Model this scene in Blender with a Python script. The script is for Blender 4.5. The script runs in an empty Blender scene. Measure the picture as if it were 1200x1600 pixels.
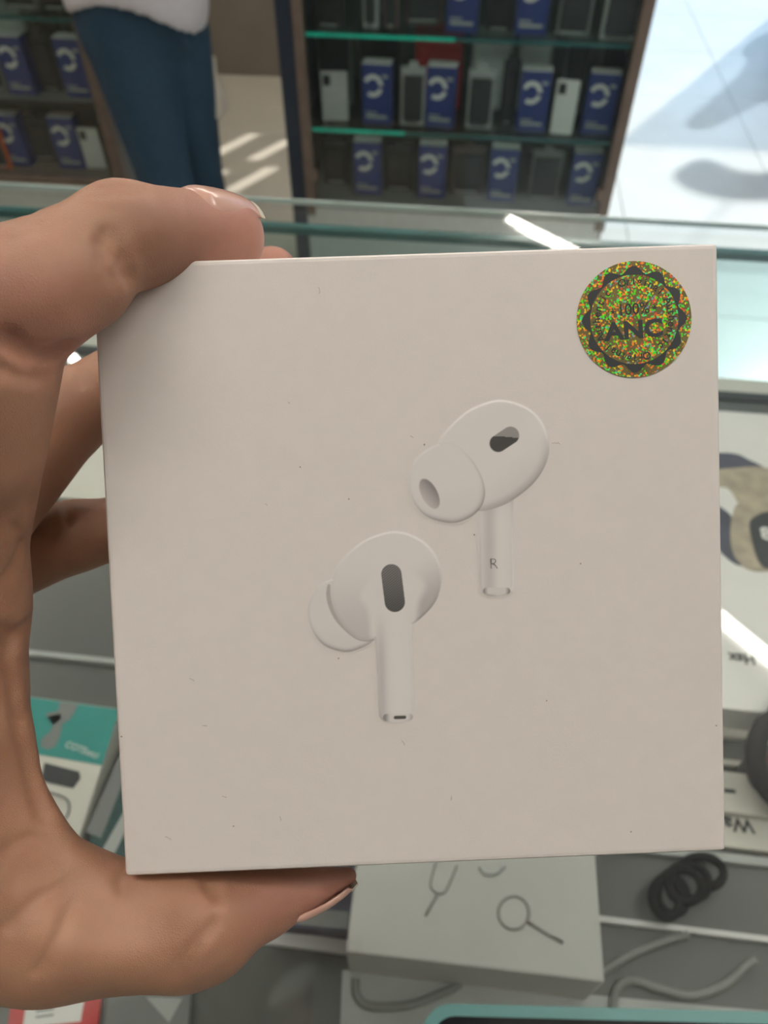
import bpy, bmesh, math, random
import numpy as np
from mathutils import Matrix, Vector
random.seed(7); rng = np.random.default_rng(7)
scene = bpy.context.scene
COL = scene.collection

# ------------------------------------------------------------------ camera
FPX, HC = 1200.0, 1.42                      # focal length in pixels (1200x1600 frame), lens height
PITCH, YAW = math.radians(48.7), math.radians(6.5)
cp, sp, cy, sy = math.cos(PITCH), math.sin(PITCH), math.cos(YAW), math.sin(YAW)
CF = np.array([-sy*cp, cy*cp, -sp]); CR = np.array([cy, sy, 0.0]); CU = np.cross(CR, CF)
CC = np.array([0, 0, HC])
cam_d = bpy.data.cameras.new('camera'); cam_o = bpy.data.objects.new('camera', cam_d); COL.objects.link(cam_o)
cam_o.location = CC; cam_o.rotation_euler = (math.pi/2-PITCH, 0, YAW)
cam_d.sensor_fit = 'VERTICAL'; cam_d.sensor_height = 36; cam_d.lens = 27.0
cam_d.clip_start = 0.01; cam_d.clip_end = 200
cam_d.dof.use_dof = True; cam_d.dof.focus_distance = 0.131; cam_d.dof.aperture_fstop = 24
scene.camera = cam_o

# ------------------------------------------------------------------ world, sun, exposure
w = bpy.data.worlds.new('sky'); scene.world = w; w.use_nodes = True
bg = w.node_tree.nodes['Background']; bg.inputs[0].default_value = (0.50, 0.74, 1.0, 1); bg.inputs[1].default_value = 1.0
SUN_AZ, SUN_EL = math.radians(60.5), math.radians(42)
SUN = np.array([math.cos(SUN_AZ)*math.cos(SUN_EL), math.sin(SUN_AZ)*math.cos(SUN_EL), math.sin(SUN_EL)])
sun_d = bpy.data.lights.new('sun', 'SUN'); sun_d.energy = 4.4; sun_d.angle = math.radians(1.0); sun_d.color = (1, .985, .95)
sun_o = bpy.data.objects.new('sun', sun_d); COL.objects.link(sun_o)
sun_o.rotation_euler = Vector(-SUN).to_track_quat('-Z', 'Y').to_euler()
TUBE_POWER = 63.0
vs = scene.view_settings; vs.view_transform = 'Standard'; vs.look = 'None'; vs.gamma = 1; vs.use_curve_mapping = False
vs.exposure = 0.0

# ------------------------------------------------------------------ geometry helpers
def ray(x, y): return CF + CR*((x-600)/FPX) - CU*((y-800)/FPX)
def at_d(x, y, d): return CC + ray(x, y)*d
def at_z(x, y, z): r = ray(x, y); return CC + r*((z-HC)/r[2])
def at_y(x, y, Y): r = ray(x, y); return CC + r*(Y/r[1])

def link_mesh(name, verts, faces, mat=None, parent=None, smooth=False, loc=None):
    me = bpy.data.meshes.new(name)
    v = np.asarray(verts, float)
    if loc is not None: v = v - np.asarray(loc)
    me.from_pydata([tuple(a) for a in v], [], [tuple(int(i) for i in f) for f in faces]); me.update()
    if smooth: me.polygons.foreach_set('use_smooth', [True]*len(me.polygons))
    if mat: me.materials.append(mat)
    o = bpy.data.objects.new(name, me); COL.objects.link(o)
    if loc is not None: o.location = loc
    if parent: o.parent = parent
    return o
def bm_obj(name, bm, mat, parent=None, smooth=False, loc=None):
    me = bpy.data.meshes.new(name); bm.to_mesh(me); bm.free()
    if smooth: me.polygons.foreach_set('use_smooth', [True]*len(me.polygons))
    if mat: me.materials.append(mat)
    o = bpy.data.objects.new(name, me); COL.objects.link(o)
    if loc is not None: o.location = loc
    if parent: o.parent = parent
    return o
def tag(o, label, cat, group=None, kind=None):
    if label: o['label'] = label
    if cat: o['category'] = cat
    if group: o['group'] = group
    if kind: o['kind'] = kind
    return o
def struct(o, label=None):
    o['kind'] = 'structure'
    if label: o['label'] = label
    return o
def empty(name, loc=(0, 0, 0), rz=0.0):
    o = bpy.data.objects.new(name, None); COL.objects.link(o); o.location = loc; o.rotation_euler = (0, 0, rz)
    o.empty_display_size = .02
    return o
def add_box(bm, lo, hi, bevel=0.0, seg=2):
    r = bmesh.ops.create_cube(bm, size=1.0)
    vs_ = r['verts']
    for v in vs_:
        v.co = Vector([lo[i] + (v.co[i]+.5)*(hi[i]-lo[i]) for i in range(3)])
    if bevel > 0:
        ed = list({e for v in vs_ for e in v.link_edges})
        bmesh.ops.bevel(bm, geom=ed, offset=bevel, segments=seg, affect='EDGES', profile=.6)
    return bm
def box(name, lo, hi, mat, parent=None, bevel=0.0, loc=None, seg=2):
    bm = bmesh.new(); add_box(bm, lo, hi, bevel, seg)
    return bm_obj(name, bm, mat, parent, False, loc)
def tube_mesh(pts, rad, n=10, closed=False):
    pts = np.asarray(pts, float); m = len(pts)
    rad = np.broadcast_to(np.asarray(rad, float), (m,))
    if closed: T = np.roll(pts, -1, 0) - np.roll(pts, 1, 0)
    else: T = np.gradient(pts, axis=0)
    T /= np.linalg.norm(T, axis=1)[:, None]
    up = np.array([0, 0, 1.0]); up = up if abs(T[0] @ up) < .9 else np.array([1.0, 0, 0])
    N = np.cross(T[0], up); N /= np.linalg.norm(N); V = []; Fc = []
    for i in range(m):
        N = N - T[i]*(N @ T[i]); N /= np.linalg.norm(N); B = np.cross(T[i], N)
        for k in range(n):
            a = 2*math.pi*k/n; V.append(pts[i] + rad[i]*(math.cos(a)*N + math.sin(a)*B))
    for i in range(m if closed else m-1):
        j = (i+1) % m
        for k in range(n):
            l = (k+1) % n; Fc.append((i*n+k, i*n+l, j*n+l, j*n+k))
    if not closed:
        Fc.append(tuple(range(n))[::-1]); Fc.append(tuple((m-1)*n+k for k in range(n)))
    return V, Fc
def catmull(P, n=8, closed=True):
    P = np.asarray(P, float); m = len(P); out = []
    R_ = range(m if closed else m-1)
    for i in R_:
        if closed: p0, p1, p2, p3 = P[(i-1) % m], P[i], P[(i+1) % m], P[(i+2) % m]
        else: p0, p1, p2, p3 = P[max(i-1, 0)], P[i], P[i+1], P[min(i+2, m-1)]
        for k in range(n):
            t = k/n
            out.append(.5*((2*p1) + (-p0+p2)*t + (2*p0-5*p1+4*p2-p3)*t*t + (-p0+3*p1-3*p2+p3)*t**3))
    if not closed: out.append(P[-1])
    return np.array(out)
def prism(name, poly, M, thick, mat, parent=None):
    """extrude a 2-D outline (list of (u,v)) by thick along the third axis of the 4x4 matrix M"""
    bm = bmesh.new()
    a = [bm.verts.new(M @ Vector((u, v, 0))) for u, v in poly]
    b = [bm.verts.new(M @ Vector((u, v, thick))) for u, v in poly]
    n = len(poly)
    for i in range(n):
        bm.faces.new((a[i], a[(i+1) % n], b[(i+1) % n], b[i]))
    bm.faces.new(a[::-1]); top = bm.faces.new(b)
    bmesh.ops.triangulate(bm, faces=[f for f in bm.faces if len(f.verts) > 4])
    bmesh.ops.recalc_face_normals(bm, faces=bm.faces)
    return bm_obj(name, bm, mat, parent)
def text_mesh(s, size, extrude=0.0, spacing=1.0, bold=0.0):
    c = bpy.data.curves.new('t', 'FONT'); c.body = s; c.size = size; c.align_x = 'CENTER'; c.align_y = 'CENTER'
    c.extrude = extrude; c.resolution_u = 3; c.space_character = spacing; c.offset = bold
    o = bpy.data.objects.new('t', c); COL.objects.link(o)
    dg = bpy.context.evaluated_depsgraph_get(); dg.update()
    me = bpy.data.meshes.new_from_object(o.evaluated_get(dg))
    v = [tuple(q.co) for q in me.vertices]; f = [tuple(p.vertices) for p in me.polygons]
    bpy.data.objects.remove(o); bpy.data.curves.remove(c); bpy.data.meshes.remove(me)
    return np.array(v).reshape(-1, 3), f
def merge(parts):
    V, Fc, n = [], [], 0
    for v, f in parts:
        V.append(np.asarray(v, float)); Fc += [tuple(i+n for i in q) for q in f]; n += len(v)
    return np.concatenate(V), Fc

# ------------------------------------------------------------------ signed distance bodies
class Field:
    def __init__(s, lo, hi, h):
        s.lo = np.array(lo, float); s.h = h
        s.n = np.ceil((np.array(hi)-s.lo)/h).astype(int)+1
        s.D = np.full(s.n, 1e3, np.float32)
    def window(s, lo, hi):
        a = np.clip(np.floor((np.array(lo)-s.lo)/s.h).astype(int), 0, s.n-1)
        b = np.clip(np.ceil((np.array(hi)-s.lo)/s.h).astype(int)+1, 1, s.n)
        g = np.meshgrid(*[s.lo[i]+s.h*np.arange(a[i], b[i], dtype=np.float32) for i in range(3)], indexing='ij')
        return tuple(slice(a[i], b[i]) for i in range(3)), np.stack(g, -1).astype(np.float32)
    def like(s):
        f = Field.__new__(Field); f.lo, f.h, f.n = s.lo, s.h, s.n; f.D = np.full(s.n, 1e3, np.float32); return f
    def cone(s, a, b, r1, r2, k, sc=None):
        a = np.array(a, float); b = np.array(b, float); m = max(r1, r2)+2.5*k+2*s.h
        sl, P = s.window(np.minimum(a, b)-m, np.maximum(a, b)+m)
        if P.size == 0: return
        ab = (b-a).astype(np.float32); L2 = float(ab @ ab)+1e-12
        t = np.clip(((P-a.astype(np.float32)) @ ab)/L2, 0, 1)
        d = np.linalg.norm(P-(a.astype(np.float32)+t[..., None]*ab), axis=-1) - (r1+(r2-r1)*t)
        s.D[sl] = smin(s.D[sl], d, k)
    def blob(s, c, r, k, rot=None):
        c = np.array(c, float); r = np.array(r, float); m = r.max()+2.5*k+2*s.h
        sl, P = s.window(c-m, c+m); q = P-c.astype(np.float32)
        if rot is not None: q = q @ np.asarray(rot, np.float32)
        k0 = np.linalg.norm(q/r, axis=-1); k1 = np.linalg.norm(q/(r*r), axis=-1)+1e-9
        s.D[sl] = smin(s.D[sl], k0*(k0-1)/k1, k)
    def dent(s, pts, wd, amp):
        pts = np.asarray(pts, float)
        for a, b in zip(pts[:-1], pts[1:]):
            m = wd*3
            sl, P = s.window(np.minimum(a, b)-m, np.maximum(a, b)+m)
            ab = b-a; t = np.clip(((P-a) @ ab)/(ab @ ab+1e-12), 0, 1)
            d = np.linalg.norm(P-(a+t[..., None]*ab), axis=-1)
            s.D[sl] += (amp*np.exp(-(d/wd)**2)).astype(np.float32)
    def dent_ray(s, pix, wd, amp, z0=85.0, z1=210.0):
        """groove along the first surface met on the lines of sight through a pixel polyline"""
        zz = np.arange(z0, z1, .25); pts = []
        for px, py in catmull(np.array(pix, float), 5, False):
            q = np.stack([(px-600)/FPX*zz, (py-800)/FPX*zz, zz], 1); ii = np.clip(np.round((q-s.lo)/s.h).astype(int), 0, s.n-1)
            hit = np.where(s.D[tuple(ii.T)] < .3)[0]
            if len(hit): pts.append(q[hit[0]])
        for a, b in zip(pts[:-1], pts[1:]):
            if np.linalg.norm(b-a) < 6: s.dent([a, b+(b-a)*1e-3+1e-4], wd, amp*.75)
    def mesh(s):
        D = s.D; S = D < 0; n = np.array(D.shape)-1
        cnt = sum(S[i:i+n[0], j:j+n[1], k:k+n[2]].astype(np.int8) for i in (0, 1) for j in (0, 1) for k in (0, 1))
        mix = (cnt > 0) & (cnt < 8); cells = np.argwhere(mix)
        idx = np.full(mix.shape, -1, np.int64); idx[mix] = np.arange(len(cells))
        acc = np.zeros((len(cells), 3)); num = np.zeros(len(cells))
        cor = [(i, j, k) for i in (0, 1) for j in (0, 1) for k in (0, 1)]
        for p in cor:
            for ax in range(3):
                if p[ax]: continue
                q = list(p); q[ax] = 1
                da = D[tuple((cells+p).T)]; db = D[tuple((cells+q).T)]
                c = (da < 0) != (db < 0); t = np.where(c, da/np.where(c, da-db, 1), 0)
                e = np.array(p, float)[None].repeat(len(cells), 0); e[:, ax] += t
                acc[c] += e[c]; num[c] += 1
        V = s.lo + s.h*(cells + acc/num[:, None]); Fq = []
        for ax in range(3):
            b, c = (ax+1) % 3, (ax+2) % 3
            sa = [slice(None)]*3; sb = [slice(None)]*3; sa[ax] = slice(0, -1); sb[ax] = slice(1, None)
            A, B = S[tuple(sa)], S[tuple(sb)]; E_ = np.argwhere(A != B)
            ok = (E_[:, b] > 0) & (E_[:, c] > 0) & (E_[:, b] < n[b]) & (E_[:, c] < n[c]); E_ = E_[ok]
            def cell(db, dc):
                q = E_.copy(); q[:, b] += db; q[:, c] += dc; return idx[tuple(q.T)]
            Q = np.stack([cell(-1, -1), cell(0, -1), cell(0, 0), cell(-1, 0)], 1)
            fl = ~A[tuple(E_.T)]; Q[fl] = Q[fl][:, ::-1]; Fq.append(Q)
        return V, np.concatenate(Fq)
def smin(a, b, k):
    if k <= 0: return np.minimum(a, b)
    h = np.clip(.5+.5*(b-a)/k, 0, 1); return b+(a-b)*h-k*h*(1-h)

# ------------------------------------------------------------------ materials
def mat(name, col, rough=.5, metal=0.0, var=.06, scale=40.0, bump=0.0, bscale=None, coat=0.0, sss=0.0, spec=.5, coords='Object'):
    m = bpy.data.materials.new(name); m.use_nodes = True; nt = m.node_tree; b = nt.nodes['Principled BSDF']
    tc = nt.nodes.new('ShaderNodeTexCoord'); nz = nt.nodes.new('ShaderNodeTexNoise'); nz.inputs['Scale'].default_value = scale; nz.inputs['Detail'].default_value = 4
    nt.links.new(tc.outputs[coords], nz.inputs['Vector'])
    cr = nt.nodes.new('ShaderNodeValToRGB'); c = np.array(col[:3])
    cr.color_ramp.elements[0].position = .3; cr.color_ramp.elements[1].position = .7
    cr.color_ramp.elements[0].color = (*np.clip(c*(1-var), 0, 1), 1); cr.color_ramp.elements[1].color = (*np.clip(c*(1+var), 0, 1), 1)
    nt.links.new(nz.outputs['Fac'], cr.inputs[0]); nt.links.new(cr.outputs[0], b.inputs['Base Color'])
    b.inputs['Roughness'].default_value = rough; b.inputs['Metallic'].default_value = metal
    b.inputs['Coat Weight'].default_value = coat; b.inputs['Specular IOR Level'].default_value = spec
    if sss: 
        b.inputs['Subsurface Weight'].default_value = sss; b.inputs['Subsurface Radius'].default_value = (1, .35, .2); b.inputs['Subsurface Scale'].default_value = .004
    if bump:
        n2 = nt.nodes.new('ShaderNodeTexNoise'); n2.inputs['Scale'].default_value = bscale or scale*4; n2.inputs['Detail'].default_value = 5
        nt.links.new(tc.outputs[coords], n2.inputs['Vector'])
        bp = nt.nodes.new('ShaderNodeBump'); bp.inputs['Strength'].default_value = bump; bp.inputs['Distance'].default_value = .002
        nt.links.new(n2.outputs['Fac'], bp.inputs['Height']); nt.links.new(bp.outputs[0], b.inputs['Normal'])
    return m
def glass(name, tint=(.968, .982, .974), refl=1.0, rough=.0):
    """thin shop glass: tinted transparency with fresnel reflection"""
    m = bpy.data.materials.new(name); m.use_nodes = True; nt = m.node_tree; nt.nodes.clear()
    out = nt.nodes.new('ShaderNodeOutputMaterial'); mx = nt.nodes.new('ShaderNodeMixShader')
    tr = nt.nodes.new('ShaderNodeBsdfTransparent'); gl = nt.nodes.new('ShaderNodeBsdfGlossy'); gl.inputs['Roughness'].default_value = rough
    lw = nt.nodes.new('ShaderNodeLayerWeight'); lw.inputs['Blend'].default_value = .5        # Schlick reflectance of one glass face
    pw = nt.nodes.new('ShaderNodeMath'); pw.operation = 'POWER'; pw.inputs[1].default_value = 5; nt.links.new(lw.outputs['Facing'], pw.inputs[0])
    fr = nt.nodes.new('ShaderNodeMath'); fr.operation = 'MULTIPLY_ADD'; fr.inputs[1].default_value = .955; fr.inputs[2].default_value = .045; nt.links.new(pw.outputs[0], fr.inputs[0])
    nz = nt.nodes.new('ShaderNodeTexNoise'); nz.inputs['Scale'].default_value = 9; tc = nt.nodes.new('ShaderNodeTexCoord')
    nt.links.new(tc.outputs['Object'], nz.inputs['Vector'])
    cr = nt.nodes.new('ShaderNodeValToRGB'); t = np.array(tint)
    cr.color_ramp.elements[0].color = (*(t*.985), 1); cr.color_ramp.elements[1].color = (*t, 1)
    nt.links.new(nz.outputs['Fac'], cr.inputs[0]); nt.links.new(cr.outputs[0], tr.inputs['Color'])
    mul = nt.nodes.new('ShaderNodeMath'); mul.operation = 'MULTIPLY'; mul.inputs[1].default_value = refl
    nt.links.new(fr.outputs[0], mul.inputs[0]); nt.links.new(mul.outputs[0], mx.inputs[0])
    nt.links.new(tr.outputs[0], mx.inputs[1]); nt.links.new(gl.outputs[0], mx.inputs[2]); nt.links.new(mx.outputs[0], out.inputs[0])
    return m
def emis(name, col, st):
    m = bpy.data.materials.new(name); m.use_nodes = True; b = m.node_tree.nodes['Principled BSDF']
    b.inputs['Base Color'].default_value = (.9, .9, .9, 1); b.inputs['Emission Color'].default_value = (*col, 1); b.inputs['Emission Strength'].default_value = st
    return m
def attr_mat(name, rough=.45):
    m = bpy.data.materials.new(name); m.use_nodes = True; nt = m.node_tree; b = nt.nodes['Principled BSDF']
    a = nt.nodes.new('ShaderNodeAttribute'); a.attribute_name = 'ink'
    nt.links.new(a.outputs['Color'], b.inputs['Base Color']); b.inputs['Roughness'].default_value = rough
    return m
M = dict(
    floor=mat('floor_tile', (.62, .57, .47), .25, var=.05, scale=3), floorw=mat('white_floor_tile', (.64, .69, .69), .22, var=.04, scale=5), grout=mat('grout', (.42, .40, .36), .8),
    wall=mat('painted_wall', (.42, .40, .36), .8, var=.03, scale=5), bulk=mat('brown_wall_panel', (.21, .18, .145), .6, var=.06, scale=6),
    ceil=mat('ceiling_white', (.58, .58, .56), .9, var=.02), asphalt=mat('paving', (.55, .53, .5), .8),
    navy=mat('navy_laminate', (.022, .033, .055), .4), brown=mat('brown_wood_frame', (.165, .125, .10), .45, var=.15, scale=18),
    cabback=mat('cabinet_back', (.15, .155, .15), .6), cabgrey=mat('cabinet_grey_side', (.16, .165, .16), .5), cabwhite=mat('cabinet_white_base', (.62, .66, .64), .4),
    glass=glass('clear_glass'), pane=glass('counter_pane', (.84, .94, .94)), shelfglass=glass('shelf_glass', (.86, .95, .93)), frontglass=glass('cabinet_glass', (.93, .97, .96)),
    edge=mat('glass_edge_teal', (.035, .15, .15), .15, var=.15, scale=12), edgelt=mat('glass_edge_pale', (.55, .66, .63), .15, var=.1, scale=12),
    edgeglow=mat('glass_edge_glow', (.02, .85, .62), .2, var=.2, scale=20),
    blue=mat('blue_carton', (.022, .04, .21), .4), white=mat('white_card', (.78, .78, .76), .5, var=.02), black=mat('black_plastic', (.012, .012, .014), .35),
    charcoal=mat('charcoal_card', (.03, .032, .036), .5), grey=mat('grey_card', (.2, .21, .21), .5), palegrey=mat('pale_grey_card', (.42, .44, .43), .5),
    red=mat('red_card', (.50, .035, .035), .45), orange=mat('orange_card', (.72, .12, .02), .45), maroon=mat('brown_card', (.11, .075, .065), .5),
    silver=mat('silver_plastic', (.6, .6, .6), .3, metal=.3), steel=mat('pin_steel', (.30, .29, .27), .3, metal=.8),
    denim=mat('denim', (.022, .058, .105), .85, var=.3, scale=260, bump=.3, bscale=900), shirt=mat('white_cotton', (.62, .60, .64), .9, var=.04, scale=60, bump=.2, bscale=300),
    skin2=mat('skin_far', (.38, .2, .13), .5), hair=mat('black_hair', (.01, .009, .008), .5, bump=.6, bscale=300), shoe=mat('black_shoe', (.02, .02, .02), .5),
    cream=mat('cream_cloth', (.62, .58, .50), .9), metal=mat('brushed_metal', (.45, .46, .45), .3, metal=.7), shelf=mat('shelf_grey', (.105, .11, .105), .32, var=.06, scale=8),
    teal=mat('teal_card', (.02, .27, .25), .45), darkteal=mat('dark_teal_card', (.012, .06, .06), .45), rubber=mat('black_rubber', (.005, .005, .006), .8, spec=.2),
    tealphone=mat('teal_phone_case', (.10, .26, .25), .35), screen=mat('phone_screen', (.008, .010, .012), .08), tan=mat('tan_print', (.42, .36, .27), .5, var=.2, scale=90),
    ink=mat('dark_ink', (.03, .035, .04), .5), navyink=mat('navy_print', (.06, .065, .10), .5, var=.2, scale=80), paper=mat('paper', (.66, .64, .58), .6, var=.03),
    dkred=mat('dark_red', (.10, .012, .012), .4), cable=mat('grey_cable', (.23, .24, .23), .5), vinyl=mat('blue_vinyl', (.03, .08, .3), .5),
    print_grey=mat('grey_print', (.13, .13, .13), .5), counterbase=mat('counter_base', (.30, .31, .31), .5),
)

# ------------------------------------------------------------------ the room
ZT = 1.06                                           # top of counter glass
TILE = .6
def floor_build():
    root = box('floor', (-3.2, -1.7, -.06), (6, 9, -.006), M['grout']); struct(root, 'beige glossy tiled shop floor')
    mes = {}; seam = at_z(1120, 105, 0); x0 = seam[0] - 8*TILE; y0 = at_z(1100, 238, 0)[1] - 8*TILE
    for i in range(16):
        for j in range(20):
            x, y = x0+i*TILE, y0+j*TILE
            if x < -3.2 or y < -1.7 or x > 5.2 or y > 8.2: continue
            wht = x > seam[0]-2.5*TILE                # paler tiles by the entrance
            if wht not in mes:
                o = box('tile', (.0015, .0015, -.006), (TILE-.0015, TILE-.0015, 0), M['floorw' if wht else 'floor'], root, .001, (x, y, 0), 1); mes[wht] = o.data
            else:
                o = bpy.data.objects.new('tile', mes[wht]); COL.objects.link(o); o.parent = root; o.location = (x, y, 0)
floor_build()
WY = 4.0                                            # wall beyond the cabinets
def wall_front():
    holes = []
    for a, b, wpx in [((330, 246), (397, 209), 5), ((394, 252), (452, 219), 6), ((350, 302), (432, 262), 5), ((329, 277), (352, 266), 4)]:
        A, B = at_z(*a, 0), at_z(*b, 0); mid = (A+B)/2
        zs = []
        for q in (A, B):
            t = (WY-q[1])/SUN[1]; zs.append(t*SUN[2])
        t = (WY-mid[1])/SUN[1]; x = mid[0]+t*SUN[0]
        holes.append((x-.032, x+.032, min(zs), max(zs)))  # unseen slits, added and shaped to throw the sun stripes on the floor
    xs = sorted({-3.2, .72} | {h[0] for h in holes} | {h[1] for h in holes}); zs = sorted({0, 2.8, .42} | {h[2] for h in holes} | {h[3] for h in holes})
    bm = bmesh.new(); lowbm = bmesh.new()
    for i in range(len(xs)-1):
        for k in range(len(zs)-1):
            cx_, cz_ = (xs[i]+xs[i+1])/2, (zs[k]+zs[k+1])/2
            if any(h[0] < cx_ < h[1] and h[2] < cz_ < h[3] for h in holes): continue
            add_box(bm, (xs[i], WY, zs[k]), (xs[i+1], WY+.012, zs[k+1]))
    struct(bm_obj('wall_front', bm, M['bulk']), 'brown grey wall panel beyond the cabinets with narrow slits added above for sun stripes')
wall_front()
struct(box('wall_left', (-3.3, -1.8, 0), (-3.2, 4.0, 2.8), M['wall'])); struct(box('wall_back', (-3.2, -1.8, 0), (3.2, -1.7, 2.8), M['wall']))
struct(box('wall_right', (3.2, -1.8, 0), (3.3, 4.0, 2.8), M['wall'])); struct(box('ceiling', (-3.3, -1.8, 2.8), (3.3, 4.02, 2.9), M['ceil']))

# ------------------------------------------------------------------ ceiling tube lamps
tube_m = emis('lit_tube', (1.0, .935, .85), TUBE_POWER)
def mirror_hit(x, y, z=2.74):                       # ceiling point seen mirrored in the counter glass
    r = ray(x, y); g = at_z(x, y, ZT); d = np.array([r[0], r[1], -r[2]]); return g+d*((z-ZT)/d[2])
def tube_lamp(a, b, label):
    a, b = np.array(a), np.array(b); c = (a+b)/2; d = (b-a); L = np.linalg.norm(d[:2]); ang = math.atan2(d[1], d[0])
    r = empty('ceiling_tube_lamp', (c[0], c[1], 2.8), ang); tag(r, label, 'lamp', 'ceiling tube lamps of the shop')
    box('lamp_housing', (-L/2, -.035, -.05), (L/2, .035, -.002), M['white'], r, .004)
    V, Fc = tube_mesh([(-L/2+.03, 0, -.066), (L/2-.03, 0, -.066)], .016, 12); link_mesh('tube', V, Fc, tube_m, r, True)
    for s in (-1, 1): box('end_cap', (s*L/2-.015, -.02, -.085), (s*L/2+.015, .02, -.048), M['white'], r, .003)
p1, p2 = mirror_hit(1085, 930), mirror_hit(1290, 1100); d_ = (p2-p1)/np.linalg.norm(p2-p1)
tube_lamp(p1-d_*.1, p1+d_*1.15, 'lit ceiling tube whose glare falls on the watch card')
p3 = mirror_hit(100, 545); p4 = mirror_hit(240, 690)
tube_lamp(p3, p3+(p4-p3)/np.linalg.norm(p4-p3)*1.2, 'lit ceiling tube mirrored beside the knuckles')
p5 = mirror_hit(790, 340); p6 = mirror_hit(880, 385)
tube_lamp(p5, p5+(p6-p5)/np.linalg.norm(p6-p5)*1.2, 'lit ceiling tube mirrored behind the top edge of the white box')
tube_lamp((-1.15, -.06, 2.8), (.1, .10, 2.8), 'lit ceiling tube above the left end of the counter')
tube_lamp((.3, .08, 2.8), (1.5, -.04, 2.8), 'lit ceiling tube above the right end of the counter')
tube_lamp((-1.8, 1.0, 2.8), (-1.8, 2.2, 2.8), 'lit ceiling tube over the left display cabinet')
tube_lamp((-.9, 2.9, 2.8), (.3, 2.9, 2.8), 'lit ceiling tube over the aisle behind the cabinets')

# ------------------------------------------------------------------ glass sign panel and plate, added unseen outdoors to cast the pale floor shade
PY = 5.35
def sunpt(x, y):                                    # where the ray that shades floor pixel (x,y) crosses the panel plane
    q = at_z(x, y, 0); t = (PY-q[1])/SUN[1]; return q+SUN*t
def shade_panel():
    a = sunpt(990, 205); top = sunpt(1100, 232)[2]
    r = empty('added_glass_panel', (a[0], PY, 0)); tag(r, 'added glass panel with blue shapes, unseen outside, shading the floor', 'caster')
    L = 1.7
    box('pane', (0, 0, 0), (L, .008, top), glass('panel_glass', (.66, .72, .78)), r)
    box('foot', (.0, -.15, 0), (.06, .15, .03), M['metal'], r, .004); box('foot', (L-.06, -.15, 0), (L, .15, .03), M['metal'], r, .004)
    for pts in ([(1070, 197), (1100, 165), (1160, 140), (1178, 128), (1172, 100), (1160, 78), (1200, 50), (1300, 20), (1330, 120), (1250, 170), (1190, 160), (1150, 172), (1115, 200)],):
        pl = []
        for p in catmull(np.array(pts, float), 4):
            q = sunpt(*p); pl.append((q[0]-a[0], q[2]))
        prism('shade_shape', pl, Matrix(((1, 0, 0, 0), (0, 0, -1, -.001), (0, 1, 0, 0), (0, 0, 0, 1))), .002, M['vinyl'], r)
    e = sunpt(1160, 278); pl = []
    for p in catmull(np.array([(1052, 272), (1100, 248), (1160, 268), (1250, 270), (1300, 290), (1230, 308), (1150, 310), (1085, 298)], float), 5):
        q = sunpt(*p); pl.append((q[0], q[2]))
    o = prism('shade_plate', pl, Matrix(((1, 0, 0, 0), (0, 0, -1, PY), (0, 1, 0, 0), (0, 0, 0, 1))), .02, M['vinyl'])
    zt = max(p[1] for p in pl); xm = sum(p[0] for p in pl)/len(pl)
    tag(o, 'rounded blue sign added unseen outside to shade the floor', 'caster')
    V, Fc = tube_mesh([(xm, PY-.01, zt-.02), (xm, PY-.01, zt+.5)], .006, 8); link_mesh('hanging_rod', V, Fc, M['metal'], o, True)
    V, Fc = tube_mesh([(xm-.5, PY-.01, zt+.5), (3.3, PY-.01, zt+.5), (3.3, 3.95, zt+.5)], .012, 8); link_mesh('bracket', V, Fc, M['metal'], o, True)
shade_panel()

# ------------------------------------------------------------------ display cabinets
def carton_proto():
    r = empty('phone_accessory_carton'); W_, H_, D_ = .078, .150, .045
    box('carton_body', (-W_/2, 0, 0), (W_/2, D_, H_), M['blue'], r, .0015)
    box('top_flap', (-W_/2+.001, .001, H_-.001), (W_/2-.001, D_-.001, H_+.0015), M['white'], r)
    ring = []
    for s, e in ((-40, 150), (185, 265)):
        for t in np.linspace(math.radians(s), math.radians(e), 16): ring.append((t, s))
    V, Fc = [], []
    for s, e in ((2, 155), (-125, -18)):
        n0 = len(V); n = 16
        for i in range(n):
            t = math.radians(s+(e-s)*i/(n-1))
            for rr in (.016, .027): V.append((-.010+rr*math.cos(t), -.0006, .098+rr*math.sin(t)*1.05))
        for i in range(n-1): a = n0+2*i; Fc.append((a, a+1, a+3, a+2))
    link_mesh('ring_logo', V, Fc, M['white'], r)
    box('printed_line', (-.03, -.0006, .016), (.028, .0001, .024), M['palegrey'], r)
    box('printed_line', (.014, -.0006, .118), (.03, .0001, .126), M['palegrey'], r)
    box('printed_line', (-.03, -.0006, .028), (.0, .0001, .032), M['palegrey'], r)
    return r
def copy_tree(o):
    c = o.copy(); COL.objects.link(c)
    for ch in list(o.children):
        k = ch.copy(); COL.objects.link(k); k.parent = c
    return c
CART = carton_proto(); cart_used = [False]
def put_carton(x, y, z, rz, label, sc=1.0, group='blue ring-logo cartons in the cabinets'):
    o = copy_tree(CART) if cart_used[0] else CART; cart_used[0] = True
    o.location = (x, y, z); o.rotation_euler = (0, 0, rz); o.scale = (sc, sc, sc); tag(o, label, 'carton', group)
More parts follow.
